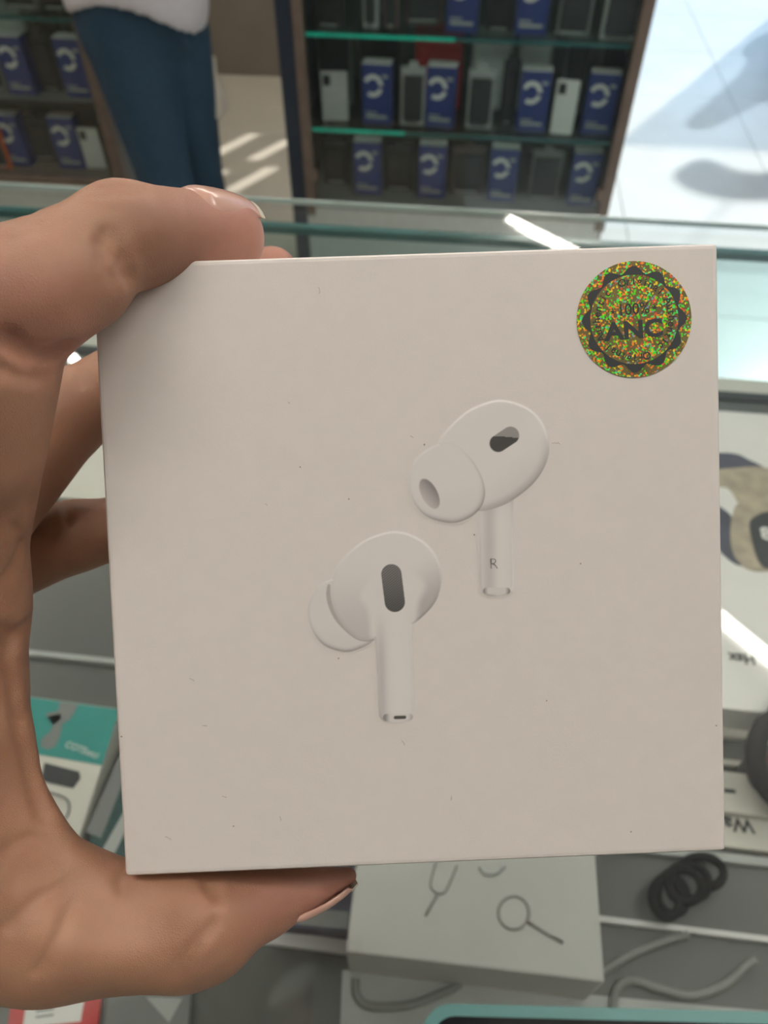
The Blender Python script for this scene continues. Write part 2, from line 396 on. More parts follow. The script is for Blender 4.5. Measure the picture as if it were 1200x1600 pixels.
def case_pack(x, y, z, w_, h_, kind, label, rz=0.0, name='phone_case_pack', d_=.02):
    r = empty(name, (x, y, z), rz); tag(r, label, 'pack', 'phone case packs in the cabinets')
    cols = dict(black=('charcoal', 'black'), clear=('palegrey', 'charcoal'), white=('grey', 'white'), grey=('grey', 'charcoal'), red=('red', 'red'), brown=('maroon', 'charcoal'),
                orange=('orange', 'charcoal'), pale=('palegrey', 'white'), silver=('grey', 'silver'))[kind]
    if kind in ('white', 'silver'):
        box('case_shell', (-w_/2, 0, 0), (w_/2, .009, h_), M[cols[1]], r, .004, seg=3)
        box('camera_bump', (-w_/2+.006, -.002, h_-.034), (-w_/2+.026, .001, h_-.008), M['charcoal'], r, .0015)
        for k in range(2): box('lens', (-w_/2+.011, -.0035, h_-.018-k*.011), (-w_/2+.018, -.001, h_-.011-k*.011), M['black'], r, .001)
        box('stand', (-w_/2+.008, .008, 0), (w_/2-.008, .05, .012), M['black'], r)
    else:
        box('backing_card', (-w_/2, d_*.4, 0), (w_/2, d_, h_), M[cols[0]], r, .002)
        box('case_shell', (-w_/2+.007, 0, .012), (w_/2-.007, d_*.42, h_-.02), M[cols[1]], r, .004, seg=3)
        box('hang_tab', (-.012, d_*.5, h_-.002), (.012, d_*.9, h_+.012), M[cols[0]], r, .001)
        box('printed_line', (-w_/2+.012, d_*.39, .004), (w_/2-.016, d_*.401, .009), M['palegrey' if kind != 'clear' else 'ink'], r)
YC = 2.11
def shelf_z(px, py, y=YC+.03): return at_y(px, py, y)[2]
def cabinet_center():
    xl = at_y(441, 150, YC)[0]; xr = at_y(992, 150, YC)[0]; D_ = .42
    r = empty('display_cabinet', ((xl+xr)/2, YC, 0)); tag(r, 'tall brown framed glass display cabinet standing beside the bright floor', 'cabinet')
    lx, rx = xl-(xl+xr)/2, xr-(xl+xr)/2
    pw = (at_y(481, 150, YC)[0]-at_y(466, 150, YC)[0]); nv = (at_y(466, 150, YC)[0]-xl)
    box('side_panel', (lx, 0, 0), (lx+nv, D_, 1.68), M['navy'], r, .002)
    box('frame_post', (lx+nv, -.005, .30), (lx+nv+pw, .03, 1.68), M['brown'], r, .002)
    box('frame_post', (rx-.028, -.005, .30), (rx, .03, 1.68), M['brown'], r, .002)
    box('side_panel', (rx-.012, .03, 0), (rx, D_, 1.68), M['brown'], r, .002)
    box('back_panel', (lx+nv, D_-.012, 0), (rx-.012, D_, 1.68), M['cabback'], r)
    zb = shelf_z(640, 318)
    box('base', (lx+nv, .0, 0), (rx-.012, D_-.012, zb-.012), M['cabwhite'], r, .002)
    box('deck', (lx+nv, .0, zb-.012), (rx-.012, D_-.012, zb), M['cabgrey'], r)
    box('top', (lx, 0, 1.68), (rx, D_, 1.73), M['brown'], r, .002)
    zs = [zb, shelf_z(610, 205), shelf_z(610, 55)]
    zs.append(2*zs[2]-zs[1]); zs.append(2*zs[3]-zs[2])
    for k, z in enumerate(zs[1:]):
        s = box('glass_shelf', (lx+nv+.004, .03, z-.008), (rx-.014, D_-.02, z), M['shelfglass'], r)
        box('shelf_edge', (lx+nv+.02, .026, z-.008), (lx+nv+(.40 if k else .28), .0305, z), M['edgeglow'], s)  # edge glow painted as brighter green on the left part
        box('shelf_edge', (lx+nv+(.40 if k else .28), .026, z-.008), (rx-.03, .0305, z), M['edge'], s)
    box('door_glass', (lx+nv+pw, .004, zb+.004), (rx-.028, .009, 1.67), M['frontglass'], r)
    for z in (zb+.07, zb+.9):
        box('hinge', (lx+nv+pw-.004, -.012, z), (lx+nv+pw+.012, .006, z+.03), M['brown'], r, .002); box('hinge', (rx-.042, -.012, z-.012), (rx-.026, .006, z+.018), M['brown'], r, .002)
    return zs
ZS = cabinet_center()
def px_x(px, py, y): return at_y(px, py, y)[0]
def on_shelf(px0, px1, py, y): a, b = at_y(px0, py, y)[0], at_y(px1, py, y)[0]; return (a+b)/2, abs(b-a)
yf = YC+.07
ORD = ['leftmost', 'second', 'third', 'fourth']
for i, (a, b) in enumerate([(566, 612), (662, 710), (805, 853), (906, 957)]):
    x, w_ = on_shelf(a, b, 200, yf); put_carton(x, yf, ZS[1], random.uniform(-.08, .04), f'blue carton with white ring, {ORD[i]} on the middle shelf of the framed cabinet')
for i, (a, b) in enumerate([(552, 597), (650, 696), (760, 805), (885, 932)]):
    x, w_ = on_shelf(a, b, 305, yf); put_carton(x, yf, ZS[0], random.uniform(-.05, .05), f'blue carton with white ring, {ORD[i]} on the bottom deck of the framed cabinet')
for i, (a, b) in enumerate([(697, 744), (805, 852)]):
    x, w_ = on_shelf(a, b, 50, yf); put_carton(x, yf, ZS[2], random.uniform(-.05, .05), f'blue carton with white ring, {["left", "right"][i]} of the two on the upper shelf')
PK = [ # shelf, px left/right, py bottom, y offset, height, kind, label
    (2, 492, 536, 45, .06, .16, 'black', 'black case pack at the left end of the upper shelf'),
    (2, 566, 590, 45, .07, .15, 'clear', 'narrow clear case pack beside the black pack, upper shelf'),
    (2, 598, 622, 47, .07, .15, 'brown', 'slim brown case pack on the upper shelf'),
    (2, 632, 690, 50, .12, .15, 'brown', 'wide brown case pack left of the blue carton, upper shelf'),
    (2, 758, 800, 52, .08, .16, 'black', 'black case pack between the two upper blue cartons'),
    (2, 868, 920, 55, .07, .15, 'grey', 'grey case pack right of the upper blue cartons'),
    (2, 938, 995, 58, .05, .16, 'clear', 'pale framed case pack at the right end of the upper shelf'),
    (1, 505, 545, 195, .08, .125, 'silver', 'silver phone case leaning at the left of the middle shelf'),
    (1, 625, 662, 203, .07, .145, 'clear', 'clear pack with dark phone case between the left blue cartons'),
    (1, 726, 766, 207, .07, .145, 'clear', 'clear pack with dark phone case right of the second blue carton'),
    (1, 778, 803, 206, .10, .16, 'black', 'slim black case pack left of the third blue carton'),
    (1, 858, 893, 210, .06, .135, 'white', 'white phone case right of the third blue carton'),
    (1, 563, 622, 185, .19, .215, 'black', 'black case pack at the back left of the middle shelf'),
    (1, 645, 716, 185, .19, .205, 'red', 'red case pack at the back of the middle shelf'),
    (1, 728, 790, 188, .19, .205, 'pale', 'pale grey pack at the back beside the red pack'),
    (1, 796, 848, 190, .19, .20, 'pale', 'pale grey pack at the back above the third blue carton'),
    (1, 868, 905, 192, .19, .20, 'grey', 'grey pack at the back right of the middle shelf'),
    (1, 925, 975, 192, .19, .20, 'black', 'black pack in the back right corner of the middle shelf'),
    (1, 500, 552, 185, .19, .19, 'grey', 'grey pack in the back left corner of the middle shelf'),
    (0, 600, 645, 308, .10, .135, 'black', 'black pack right of the leftmost bottom carton'),
    (0, 703, 752, 315, .10, .135, 'brown', 'brown pack between the second and third bottom cartons'),
    (0, 822, 868, 322, .09, .14, 'grey', 'grey pack left of the rightmost bottom carton'),
    (0, 508, 545, 305, .12, .13, 'black', 'black pack at the left end of the bottom deck'),
]
for s, a, b, py, dy, h_, kind, lab in PK:
    x, w_ = on_shelf(a, b, py, YC+dy); case_pack(x, YC+dy, ZS[s], w_, h_, kind, lab, random.uniform(-.1, .1))

YL = 2.16
def cabinet_left():
    xr = at_y(160, 150, YL)[0]; xl = xr-1.0; c = (xl+xr)/2; D_ = .40; L = .5
    r = empty('display_cabinet', (c, YL, 0)); tag(r, 'dark display cabinet with brown corner post left of the standing man', 'cabinet')
    zs = [shelf_z(90, 270, YL+.03), shelf_z(90, 158, YL+.03), shelf_z(70, 27, YL+.03)]; zs.append(2*zs[2]-zs[1]); zs.append(2*zs[3]-zs[2])
    zb = zs[0]
    box('base', (-L, .0, 0), (L-.02, D_, zb-.02), M['cabwhite'], r, .002); box('deck', (-L, -.004, zb-.02), (L-.02, D_, zb), M['brown'], r)
    box('back_panel', (-L, D_-.012, zb), (L-.02, D_, 1.68), M['cabback'], r); box('side_panel', (-L, 0, 0), (-L+.015, D_, 1.68), M['cabgrey'], r)
    box('side_panel', (L-.015, .03, 0), (L, D_, 1.68), M['cabgrey'], r); box('frame_post', (L-.028, -.005, 0), (L+.002, .03, 1.68), M['brown'], r, .002)
    box('top', (-L, 0, 1.68), (L, D_, 1.73), M['brown'], r, .002); box('door_glass', (-L+.02, .004, zb+.004), (L-.03, .009, 1.67), M['frontglass'], r)
    for z in zs[1:]:
        s = box('glass_shelf', (-L+.015, .03, z-.008), (L-.02, D_-.015, z), M['shelfglass'] if z > zs[1]+.01 else M['cabback'], r)
        box('shelf_edge', (-L+.02, .026, z-.008), (L-.03, .0305, z), M['edge'] if z > zs[1]+.01 else M['charcoal'], s)
    return zs
ZL = cabinet_left()
for s, a, b, py, dy, lab in [(1, 12, 64, 152, .06, 'blue carton with white ring, left of two on the upper shelf of the left cabinet'), (1, 103, 150, 155, .06, 'blue carton with white ring beside the corner post, upper shelf of the left cabinet'),
                        (0, 10, 52, 262, .06, 'blue carton with white ring beside the orange pack, lower deck'), (0, 93, 138, 266, .06, 'blue carton with white ring beside the white phone case, lower deck')]:
    x, w_ = on_shelf(a, b, py, YL+dy); put_carton(x, YL+dy, ZL[s], random.uniform(-.06, .06), lab)
for s, a, b, py, dy, h_, kind, lab in [(1, 68, 100, 152, .09, .15, 'black', 'black pack between the two upper blue cartons of the left cabinet'), (1, -38, 12, 150, .08, .13, 'grey', 'grey pack at the left edge of the picture, upper shelf'),
        (1, 20, 70, 140, .24, .2, 'pale', 'pale grey pack behind the left blue carton, left cabinet'), (1, 78, 124, 140, .24, .2, 'grey', 'grey pack behind the right blue carton, left cabinet'),
        (0, -34, 15, 258, .035, .125, 'orange', 'orange pack at the left edge of the picture, lower deck'), (0, 56, 92, 262, .1, .13, 'black', 'black pack between the two lower blue cartons of the left cabinet'),
        (0, 138, 168, 268, .07, .12, 'white', 'white phone case beside the brown corner post'), (2, 8, 60, 22, .08, .15, 'grey', 'grey pack on the top shelf of the left cabinet'),
        (2, 66, 108, 24, .08, .15, 'black', 'black pack on the top shelf near the white shirt')]:
    x, w_ = on_shelf(a, b, py, YL+dy); case_pack(x, YL+dy, ZL[s], w_, h_, kind, lab, random.uniform(-.1, .1))

# ------------------------------------------------------------------ the man by the cabinets
def person():
    hip = at_y(228, 60, 1.93); r = empty('person', (hip[0], hip[1], 0)); tag(r, 'man in blue jeans and white t-shirt standing by the left cabinet', 'person')
    O = np.array([hip[0], hip[1], 0])
    def P(px, py, y): return at_y(px, py, y)-O
    # jeans
    f = Field((-.4, -.35, .03), (.4, .45, 1.0), .009)
    hipz = P(228, 60, 1.93)[2]
    kA, kB = P(262, 292, 1.90), P(312, 292, 2.08)
    f.cone((-.03, 0, .93), (.015, 0, .93), .118, .112, .02); f.cone((-.045, 0, .85), (.04, .03, .85), .105, .098, .05)
    f.cone((-.04, -.015, .80), kA, .098, .068, .03); f.cone(kA, (kA[0]+.015, kA[1]+.03, .06), .068, .055, .02)
    g = f.like(); g.cone((.045, .06, .80), kB, .088, .068, .03); g.cone(kB, (kB[0]+.02, kB[1]+.05, .06), .066, .055, .02)
    f.D = smin(f.D, g.D, .006)
    c = f.window(f.lo, f.lo+f.h*f.n)[1]; f.D = np.maximum(f.D, c[..., 2]-.95).astype(np.float32)
    V, Q = f.mesh(); jeans = link_mesh('jeans', V, Q, M['denim'], r, True)
    # pockets and belt line as stitched strips
    V, Fc = tube_mesh(catmull([P(286, 62, 1.80), P(297, 75, 1.80), P(303, 95, 1.81)], 6, False), .004, 6); link_mesh('pocket_seam', V, Fc, M['denim'], jeans, True)
    # shirt
    f = Field((-.45, -.35, .78), (.45, .4, 1.52), .010)
    f.cone((-.032, .0, .885), (.026, .012, .885), .127, .127, .03); f.cone((-.03, -.002, .90), (-.045, 0, 1.3), .121, .118, .03); f.cone((.022, .002, .90), (.045, 0, 1.3), .121, .118, .03); f.cone((-.1, 0, 1.36), (.1, 0, 1.36), .09, .09, .1)
    for s in (-1, 1): f.cone((s*.17, 0, 1.37), (s*.228, 0, 1.17), .062, .062, .04)
    cut = f.window(f.lo, f.lo+f.h*f.n)[1]; z = cut[..., 2]; xx = cut[..., 0]; yy = cut[..., 1]
    f.D = np.maximum(f.D, (.900-.025*np.clip(-xx/.13, 0, 1)**2-.075*np.clip(xx/.13, 0, 1)**2-.004*np.sin(xx*30)-z)).astype(np.float32)
    V, Q = f.mesh(); link_mesh('t_shirt', V, Q, M['shirt'], r, True)
    # body: head, neck, arms, hands as one mesh
    f = Field((-.45, -.35, .66), (.45, .4, 1.80), .009)
    f.cone((0, 0, 1.38), (0, -.01, 1.53), .058, .052, .03); f.blob((0, -.015, 1.63), (.075, .095, .115), .03); f.cone((0, -.09, 1.575), (0, -.075, 1.55), .035, .03, .03)
    f.cone((0, -.108, 1.645), (0, -.122, 1.605), .010, .014, .012); f.blob((0, -.105, 1.572), (.026, .012, .008), .006)
    for s in (-1, 1):
        f.blob((s*.078, 0, 1.625), (.012, .022, .034), .008); f.dent([(s*.03, -.112, 1.637), (s*.034, -.110, 1.637)], .014, .008)
        f.cone((s*.17, 0, 1.36), (s*.24, .0, 1.10), .045, .038, .02); f.cone((s*.24, .0, 1.10), (s*.10, -.19, 1.17), .036, .027, .02)
        f.cone((s*.10, -.19, 1.17), (s*.06, -.225, 1.19), .028, .030, .015)
        for k in range(4): f.cone((s*.055, -.235, 1.205-k*.016), (s*(.012-.004*abs(k-1)), -.262+.004*k, 1.205-k*.018), .0085, .0075, .004)
        f.cone((s*.07, -.225, 1.215), (s*.03, -.235, 1.245), .010, .008, .006)
    V, Q = f.mesh(); body = link_mesh('body', V, Q, M['skin2'], r, True)
    f = Field((-.12, -.14, 1.58), (.12, .13, 1.78), .007)
    f.blob((0, .005, 1.655), (.085, .10, .108), .01); c = f.window(f.lo, f.lo+f.h*f.n)[1]
    f.D = np.maximum(f.D, -((c[..., 1]+.05)*.8+(c[..., 2]-1.665)*.6)).astype(np.float32)
    V, Q = f.mesh(); link_mesh('hair', V, Q, M['hair'], r, True)
    for s in (-1, 1):
        bm = bmesh.new(); bmesh.ops.create_uvsphere(bm, u_segments=12, v_segments=8, radius=.011, matrix=Matrix.Translation((s*.031, -.098, 1.637))); bm_obj('eye', bm, M['white'], r, True)
    for k in (kA+np.array([.015, .03, 0]), kB+np.array([.02, .05, 0])):
        f = Field((k[0]-.08, k[1]-.24, -.01), (k[0]+.08, k[1]+.10, .14), .007)
        f.cone((k[0], k[1]+.02, .05), (k[0], k[1]-.14, .035), .042, .038, .02); c = f.window(f.lo, f.lo+f.h*f.n)[1]
        f.D = np.maximum(f.D, .002-c[..., 2]).astype(np.float32); V, Q = f.mesh(); link_mesh('shoe', V, Q, M['shoe'], r, True)
person()
def cream_cloth():
    a = at_y(322, 92, 2.06); b = at_y(334, 180, 2.06); H_ = a[2]-b[2]
    bm = bmesh.new(); add_box(bm, (-.022, -.03, -H_), (.014, .03, 0), .010, 3)
    bmesh.ops.subdivide_edges(bm, edges=list(bm.edges), cuts=2, use_grid_fill=True)
    for v in bm.verts:
        t = -v.co.z/H_; v.co.x += .018*t+.006*math.sin(v.co.z*55+v.co.y*40); v.co.y += .006*math.sin(v.co.z*70)
    o = bm_obj('cloth', bm, M['cream'], None, True, (a[0], a[1], a[2])); tag(o, 'folded cream cloth hanging from the back of the jeans', 'cloth')
cream_cloth()

# ------------------------------------------------------------------ glass counter
YFAR = at_z(600, 320, ZT)[1]; YPANE = at_z(600, 362, ZT-.01)[1]; ZSH = .94; YSH = at_z(1160, 628, ZSH)[1]
CX0, CX1 = -1.25, 1.05
def strip_y(px, py, z=ZSH): return at_z(px, py, z)[1]
def counter():
    r = empty('glass_counter', (0, .3, 0)); tag(r, 'glass topped shop counter with goods under the glass', 'counter')
    o = (0, .3, 0)
    def B(n, lo, hi, m, p=r, bv=0.0):
        return box(n, (lo[0], lo[1]-.3, lo[2]), (hi[0], hi[1]-.3, hi[2]), m, p, bv)
    t = B('top_glass', (CX0, -.03, ZT-.008), (CX1, YFAR, ZT), M['glass'])
    B('glass_edge', (CX0, YFAR-.0005, ZT-.0045), (CX1, YFAR+.0015, ZT+.0002), M['edgelt'], t)
    p = B('front_pane', (CX0, YPANE-.004, .72), (CX1, YPANE+.004, ZT-.012), M['pane'])
    B('glass_edge', (CX0, YPANE-.0045, ZT-.016), (CX1, YPANE+.0045, ZT-.0085), M['edge'], p)
    s = B('shelf', (CX0+.02, -.02, ZSH-.014), (CX1-.02, YSH, ZSH), M['shelf'])
    B('shelf_edge', (CX0+.02, YSH, ZSH-.016), (CX1-.02, YSH+.012, ZSH+.002), M['charcoal'], s)
    B('shelf_rail', (CX0+.02, YSH+.012, ZSH-.016), (CX1-.02, YSH+.04, ZSH-.004), M['paper'], s)
    for q, wd, m in [((110, 1030), .004, 'palegrey'), ((510, 1478), .007, 'silver'), ((1160, 1152), .006, 'paper'), ((1160, 1198), .004, 'paper'), ((1150, 1345), .005, 'palegrey'), ((1050, 1452), .003, 'silver')]:
        y = strip_y(*q); x0, x1 = (CX0+.03, .02) if q[0] < 600 else (.02, CX1-.03)
        if q[0] == 510: x0, x1 = at_z(385, 1470, ZSH)[0], at_z(548, 1482, ZSH)[0]
        B('divider_strip', (x0, y-wd/2, ZSH), (x1, y+wd/2, ZSH+.004), M[m], r)
    B('base', (CX0, .0, .0), (CX1, YPANE+.004, .70), M['counterbase'])
    B('base_rail', (CX0, YPANE-.02, .70), (CX1, YPANE+.008, .72), M['metal'])
    for x in (CX0, CX1-.008): B('end_pane', (x, -.02, .70), (x+.008, YPANE-.004, ZT-.009), M['glass'])
counter()

def plane_poly(name, pts, z, thick, m, parent=None, o=None, smooth_n=0):
    P_ = np.array(pts, float); P_ = catmull(P_, smooth_n) if smooth_n else P_
    q = [at_z(x, y, z) for x, y in P_]
    oo = np.array(o if o is not None else (0, 0, 0), float)
    return prism(name, [(a[0]-oo[0], a[1]-oo[1]) for a in q], Matrix.Translation((0, 0, z-oo[2])), thick, m, parent)
def rect_from(A, Bq, side, length, z):
    a, b = at_z(*A, z), at_z(*Bq, z); u = (b-a)/np.linalg.norm(b-a); v = np.array([-u[1], u[0], 0])
    return a, b, u, v

# white box printed with ejector pins
def pin_box():
    zt = ZSH+.047; a, b, u, v = rect_from((540, 1487), (945, 1535), 1, 0, zt); W_ = np.linalg.norm(b-a); c = (a+b)/2; ang = math.atan2(u[1], u[0])
    r = empty('accessory_box', (c[0], c[1], ZSH), ang); tag(r, 'pale white box printed with a steel ring pin, under the glass', 'box')
    box('box_body', (-W_/2, 0, 0), (W_/2, .125, .047), mat('off_white_carton', (.52, .52, .50), .5, var=.02), r, .0012)
    def loc(px, py):
        q = at_z(px, py, zt+.0004)-c; return np.array([q @ u, q @ v, .0472])
    t = np.linspace(0, 2*math.pi, 28)[:-1]
    cen = np.array([803, 1426]); ring = [loc(cen[0]+24*math.cos(k)*1.0, cen[1]+26*math.sin(k)) for k in t]
    V, Fc = tube_mesh(ring, .0008, 6, True); link_mesh('pin_ring', V, Fc, M['steel'], r, True)
    V, Fc = tube_mesh([loc(824, 1440), loc(850, 1456), loc(880, 1473)], .0009, 6); link_mesh('pin_rod', V, Fc, M['steel'], r, True)
    fork = catmull([loc(682, 1345), loc(673, 1380), loc(678, 1392), loc(688, 1396), loc(698, 1390), loc(714, 1352)], 5, False)
    V, Fc = tube_mesh(fork, .0006, 6); link_mesh('pin_fork', V, Fc, M['steel'], r, True)
    V, Fc = tube_mesh([loc(684, 1395), loc(675, 1412), loc(665, 1431)], .0007, 6); link_mesh('pin_rod', V, Fc, M['steel'], r, True)
    V, Fc = tube_mesh(catmull([loc(750, 1354), loc(758, 1364), loc(775, 1364), loc(788, 1352)], 5, False), .0012, 6); link_mesh('printed_ear_tip', V, Fc, M['palegrey'], r, True)
pin_box()

# watch card on the right
def watch_card():
    z = ZSH+.03; n = at_z(1160, 1110, z); fr = at_z(1160, 644, z); x0 = at_z(1010, 900, z)[0]; x1 = x0+.26
    o = np.array([(x0+x1)/2, (n[1]+fr[1])/2, ZSH]); r = empty('watch_box', o); tag(r, 'large white box printed with a tan camouflage smartwatch', 'box')
    box('box_body', (x0-o[0], n[1]-o[1], 0), (x1-o[0], fr[1]-o[1], .03), M['white'], r, .001)
    def L(pts): return [(1100+a/4.21, 680+b/4.21) for a, b in pts]
    plane_poly('printed_strap', L([(60, 130), (200, 122), (290, 160), (400, 220), (300, 240), (200, 230), (60, 250)]), z, .0003, M['navyink'], r, o, 3)
    plane_poly('printed_strap', L([(60, 240), (220, 216), (400, 214), (520, 280), (520, 450), (250, 450), (200, 400), (150, 345), (60, 330)]), z, .0004, M['tan'], r, o, 3)
    plane_poly('printed_strap', L([(80, 480), (150, 505), (185, 560), (190, 740), (270, 840), (220, 855), (130, 790), (80, 700)]), z, .0004, M['navyink'], r, o, 3)
    plane_poly('printed_watch_case', L([(200, 480), (260, 440), (440, 415), (640, 420), (660, 880), (440, 895), (330, 895), (240, 850), (185, 760), (172, 620)]), z, .0005, M['tan'], r, o, 4)
    plane_poly('printed_watch_face', L([(296, 590), (340, 535), (430, 505), (610, 490), (620, 880), (430, 882), (370, 850), (330, 760)]), z, .0008, M['ink'], r, o, 4)
    V, Fc = text_mesh('8', .017, .0001, bold=.0006); c = at_z(1197, 836, z)-o; V = V*np.array([1, 1, 1])+np.array([c[0], c[1], z-o[2]+.001]); link_mesh('printed_digit', V, Fc, M['white'], r)
    V, Fc = text_mesh('u. Hsx', .0105, .0001, bold=.0003); c = at_z(1172, 1030, z)-o; V = V*np.array([-1, -1, 1])+np.array([c[0], c[1], z-o[2]+.0004]); link_mesh('printed_lettering', V, Fc, M['ink'], r)
watch_card()
def price_label():
    z = ZSH+.006; a = at_z(1165, 1290, z); r = empty('price_card', (a[0], a[1], ZSH)); tag(r, 'cream price card with dark lettering right of the held box', 'card')
    box('card_body', (-.06, -.014, 0), (.09, .020, .006), M['paper'], r, .0006)
    V, Fc = text_mesh('Wa', .012, .0001, bold=.0003); c = at_z(1154, 1288, z)-a; V = V*np.array([-1, -1, 1])+np.array([c[0], c[1], .0062]); link_mesh('printed_lettering', V, Fc, M['ink'], r)
    box('printed_band', (-.06, .0125, .006), (.09, .0195, .0063), M['navyink'], r); box('printed_band', (-.06, .0155, .0063), (-.02, .0195, .0065), M['dkred'], r)
    z = ZSH+.012; a = at_z(1165, 1240, z); r = empty('price_card', (a[0], a[1], ZSH)); tag(r, 'cream paper strip with a short black dash, beside the black strap', 'card')
    box('card_body', (-.06, -.013, 0), (.08, .013, .012), M['paper'], r, .0006); c = at_z(1140, 1236, z)-a; box('printed_dash', (c[0]-.0035, c[1]-.0012, .012), (c[0]+.0035, c[1]+.0012, .0123), M['ink'], r)
price_label()
def strap_ring():
    z = ZSH+.03; c = at_z(1226, 1196, z); r = empty('wrist_strap', (c[0], c[1], ZSH)); tag(r, 'black watch strap ring with dark red inside at the right edge', 'watch')
    P_ = [(.019*math.cos(t), .024*math.sin(t), .036+.008*math.sin(t)) for t in np.linspace(0, 2*math.pi, 37)[:-1]]
    V, Fc = tube_mesh(P_, .0062, 10, True); link_mesh('strap', V, Fc, M['rubber'], r, True)
    bm = bmesh.new(); bmesh.ops.create_cone(bm, cap_ends=True, segments=32, radius1=.016, radius2=.015, depth=.012, matrix=Matrix.Translation((.002, -.004, .03))); bm_obj('watch_body', bm, M['dkred'], r)
    V, Fc = tube_mesh(catmull([(-.006, .026, .04), (.004, .04, .036), (.012, .05, .02), (.02, .056, .004)], 6, False), .004, 8); link_mesh('strap_tail', V, Fc, M['rubber'], r, True)
    bm = bmesh.new(); bmesh.ops.create_cone(bm, cap_ends=True, segments=24, radius1=.020, radius2=.012, depth=.026, matrix=Matrix.Translation((0, 0, .013))); bm_obj('stand', bm, M['black'], r)
strap_ring()
def coil():
    z = ZSH+.008; pts = []
    c0, c1 = np.array([1035, 1408.]), np.array([1098, 1362.]); N = 150
    for i in range(N):
        t = i/(N-1); k = t*2*math.pi*4.2; c = c0+(c1-c0)*t; q = at_z(c[0]+30*math.cos(k)*(.8+.3*t), c[1]+31*math.sin(k)*(1-.1*t), z); pts.append((q[0], q[1], ZSH+.0035+.008*(.5+.5*math.sin(k*.5+1))))
    V, Fc = tube_mesh(pts, .0025, 8); o = link_mesh('coiled_cord', V, Fc, M['rubber'], None, True); tag(o, 'black coiled cord on the shelf right of the pin box', 'cord')
    for pp, lab in [([(925, 1530), (985, 1492), (1040, 1470), (1075, 1460)], 'short grey cable beside the right side of the pin box'), ([(958, 1590), (962, 1550), (985, 1532), (1030, 1545), (1080, 1556), (1130, 1540), (1168, 1508), (1180, 1500)], 'long curved grey cable near the phone'),
                    ([(556, 1530), (558, 1556), (580, 1572), (640, 1570), (700, 1548), (720, 1535)], 'grey cable looping in front of the pin box')]:
        q = catmull([at_z(x, y, ZSH+.003) for x, y in pp], 8, False); V, Fc = tube_mesh(q, .0022, 8); o = link_mesh('cable', V, Fc, M['cable'], None, True); tag(o, lab, 'cable', 'grey cables under the glass')
coil()
def phone():
    a = at_z(657, 1567, ZT+.008); b = at_z(1200, 1581, ZT+.008); u = (b-a)/np.linalg.norm(b-a); ang = math.atan2(u[1], u[0]); L, W_ = .162, .076
    r = empty('mobile_phone', (a[0], a[1], ZT), ang); tag(r, 'phone in a teal case lying on the counter glass', 'phone')
    def rr(x0, y0, x1, y1, rad, n=8):
        P_ = []
        for cx_, cy_, s in ((x1-rad, y1-rad, 0), (x0+rad, y1-rad, 90), (x0+rad, y0+rad, 180), (x1-rad, y0+rad, 270)):
            for i in range(n+1): t = math.radians(s+90*i/n); P_.append((cx_+rad*math.cos(t), cy_+rad*math.sin(t)))
        return P_
    I = Matrix.Identity(4)
    o = prism('phone_case', rr(0, -W_, L, 0, .012), I, .0085, M['tealphone'], r)
    md = o.modifiers.new('b', 'BEVEL'); md.width = .002; md.segments = 3; md.limit_method = 'ANGLE'
    prism('screen', rr(.0042, -W_+.0042, L-.0042, -.0042, .009), Matrix.Translation((0, 0, .0082)), .0006, M['screen'], r)
phone()
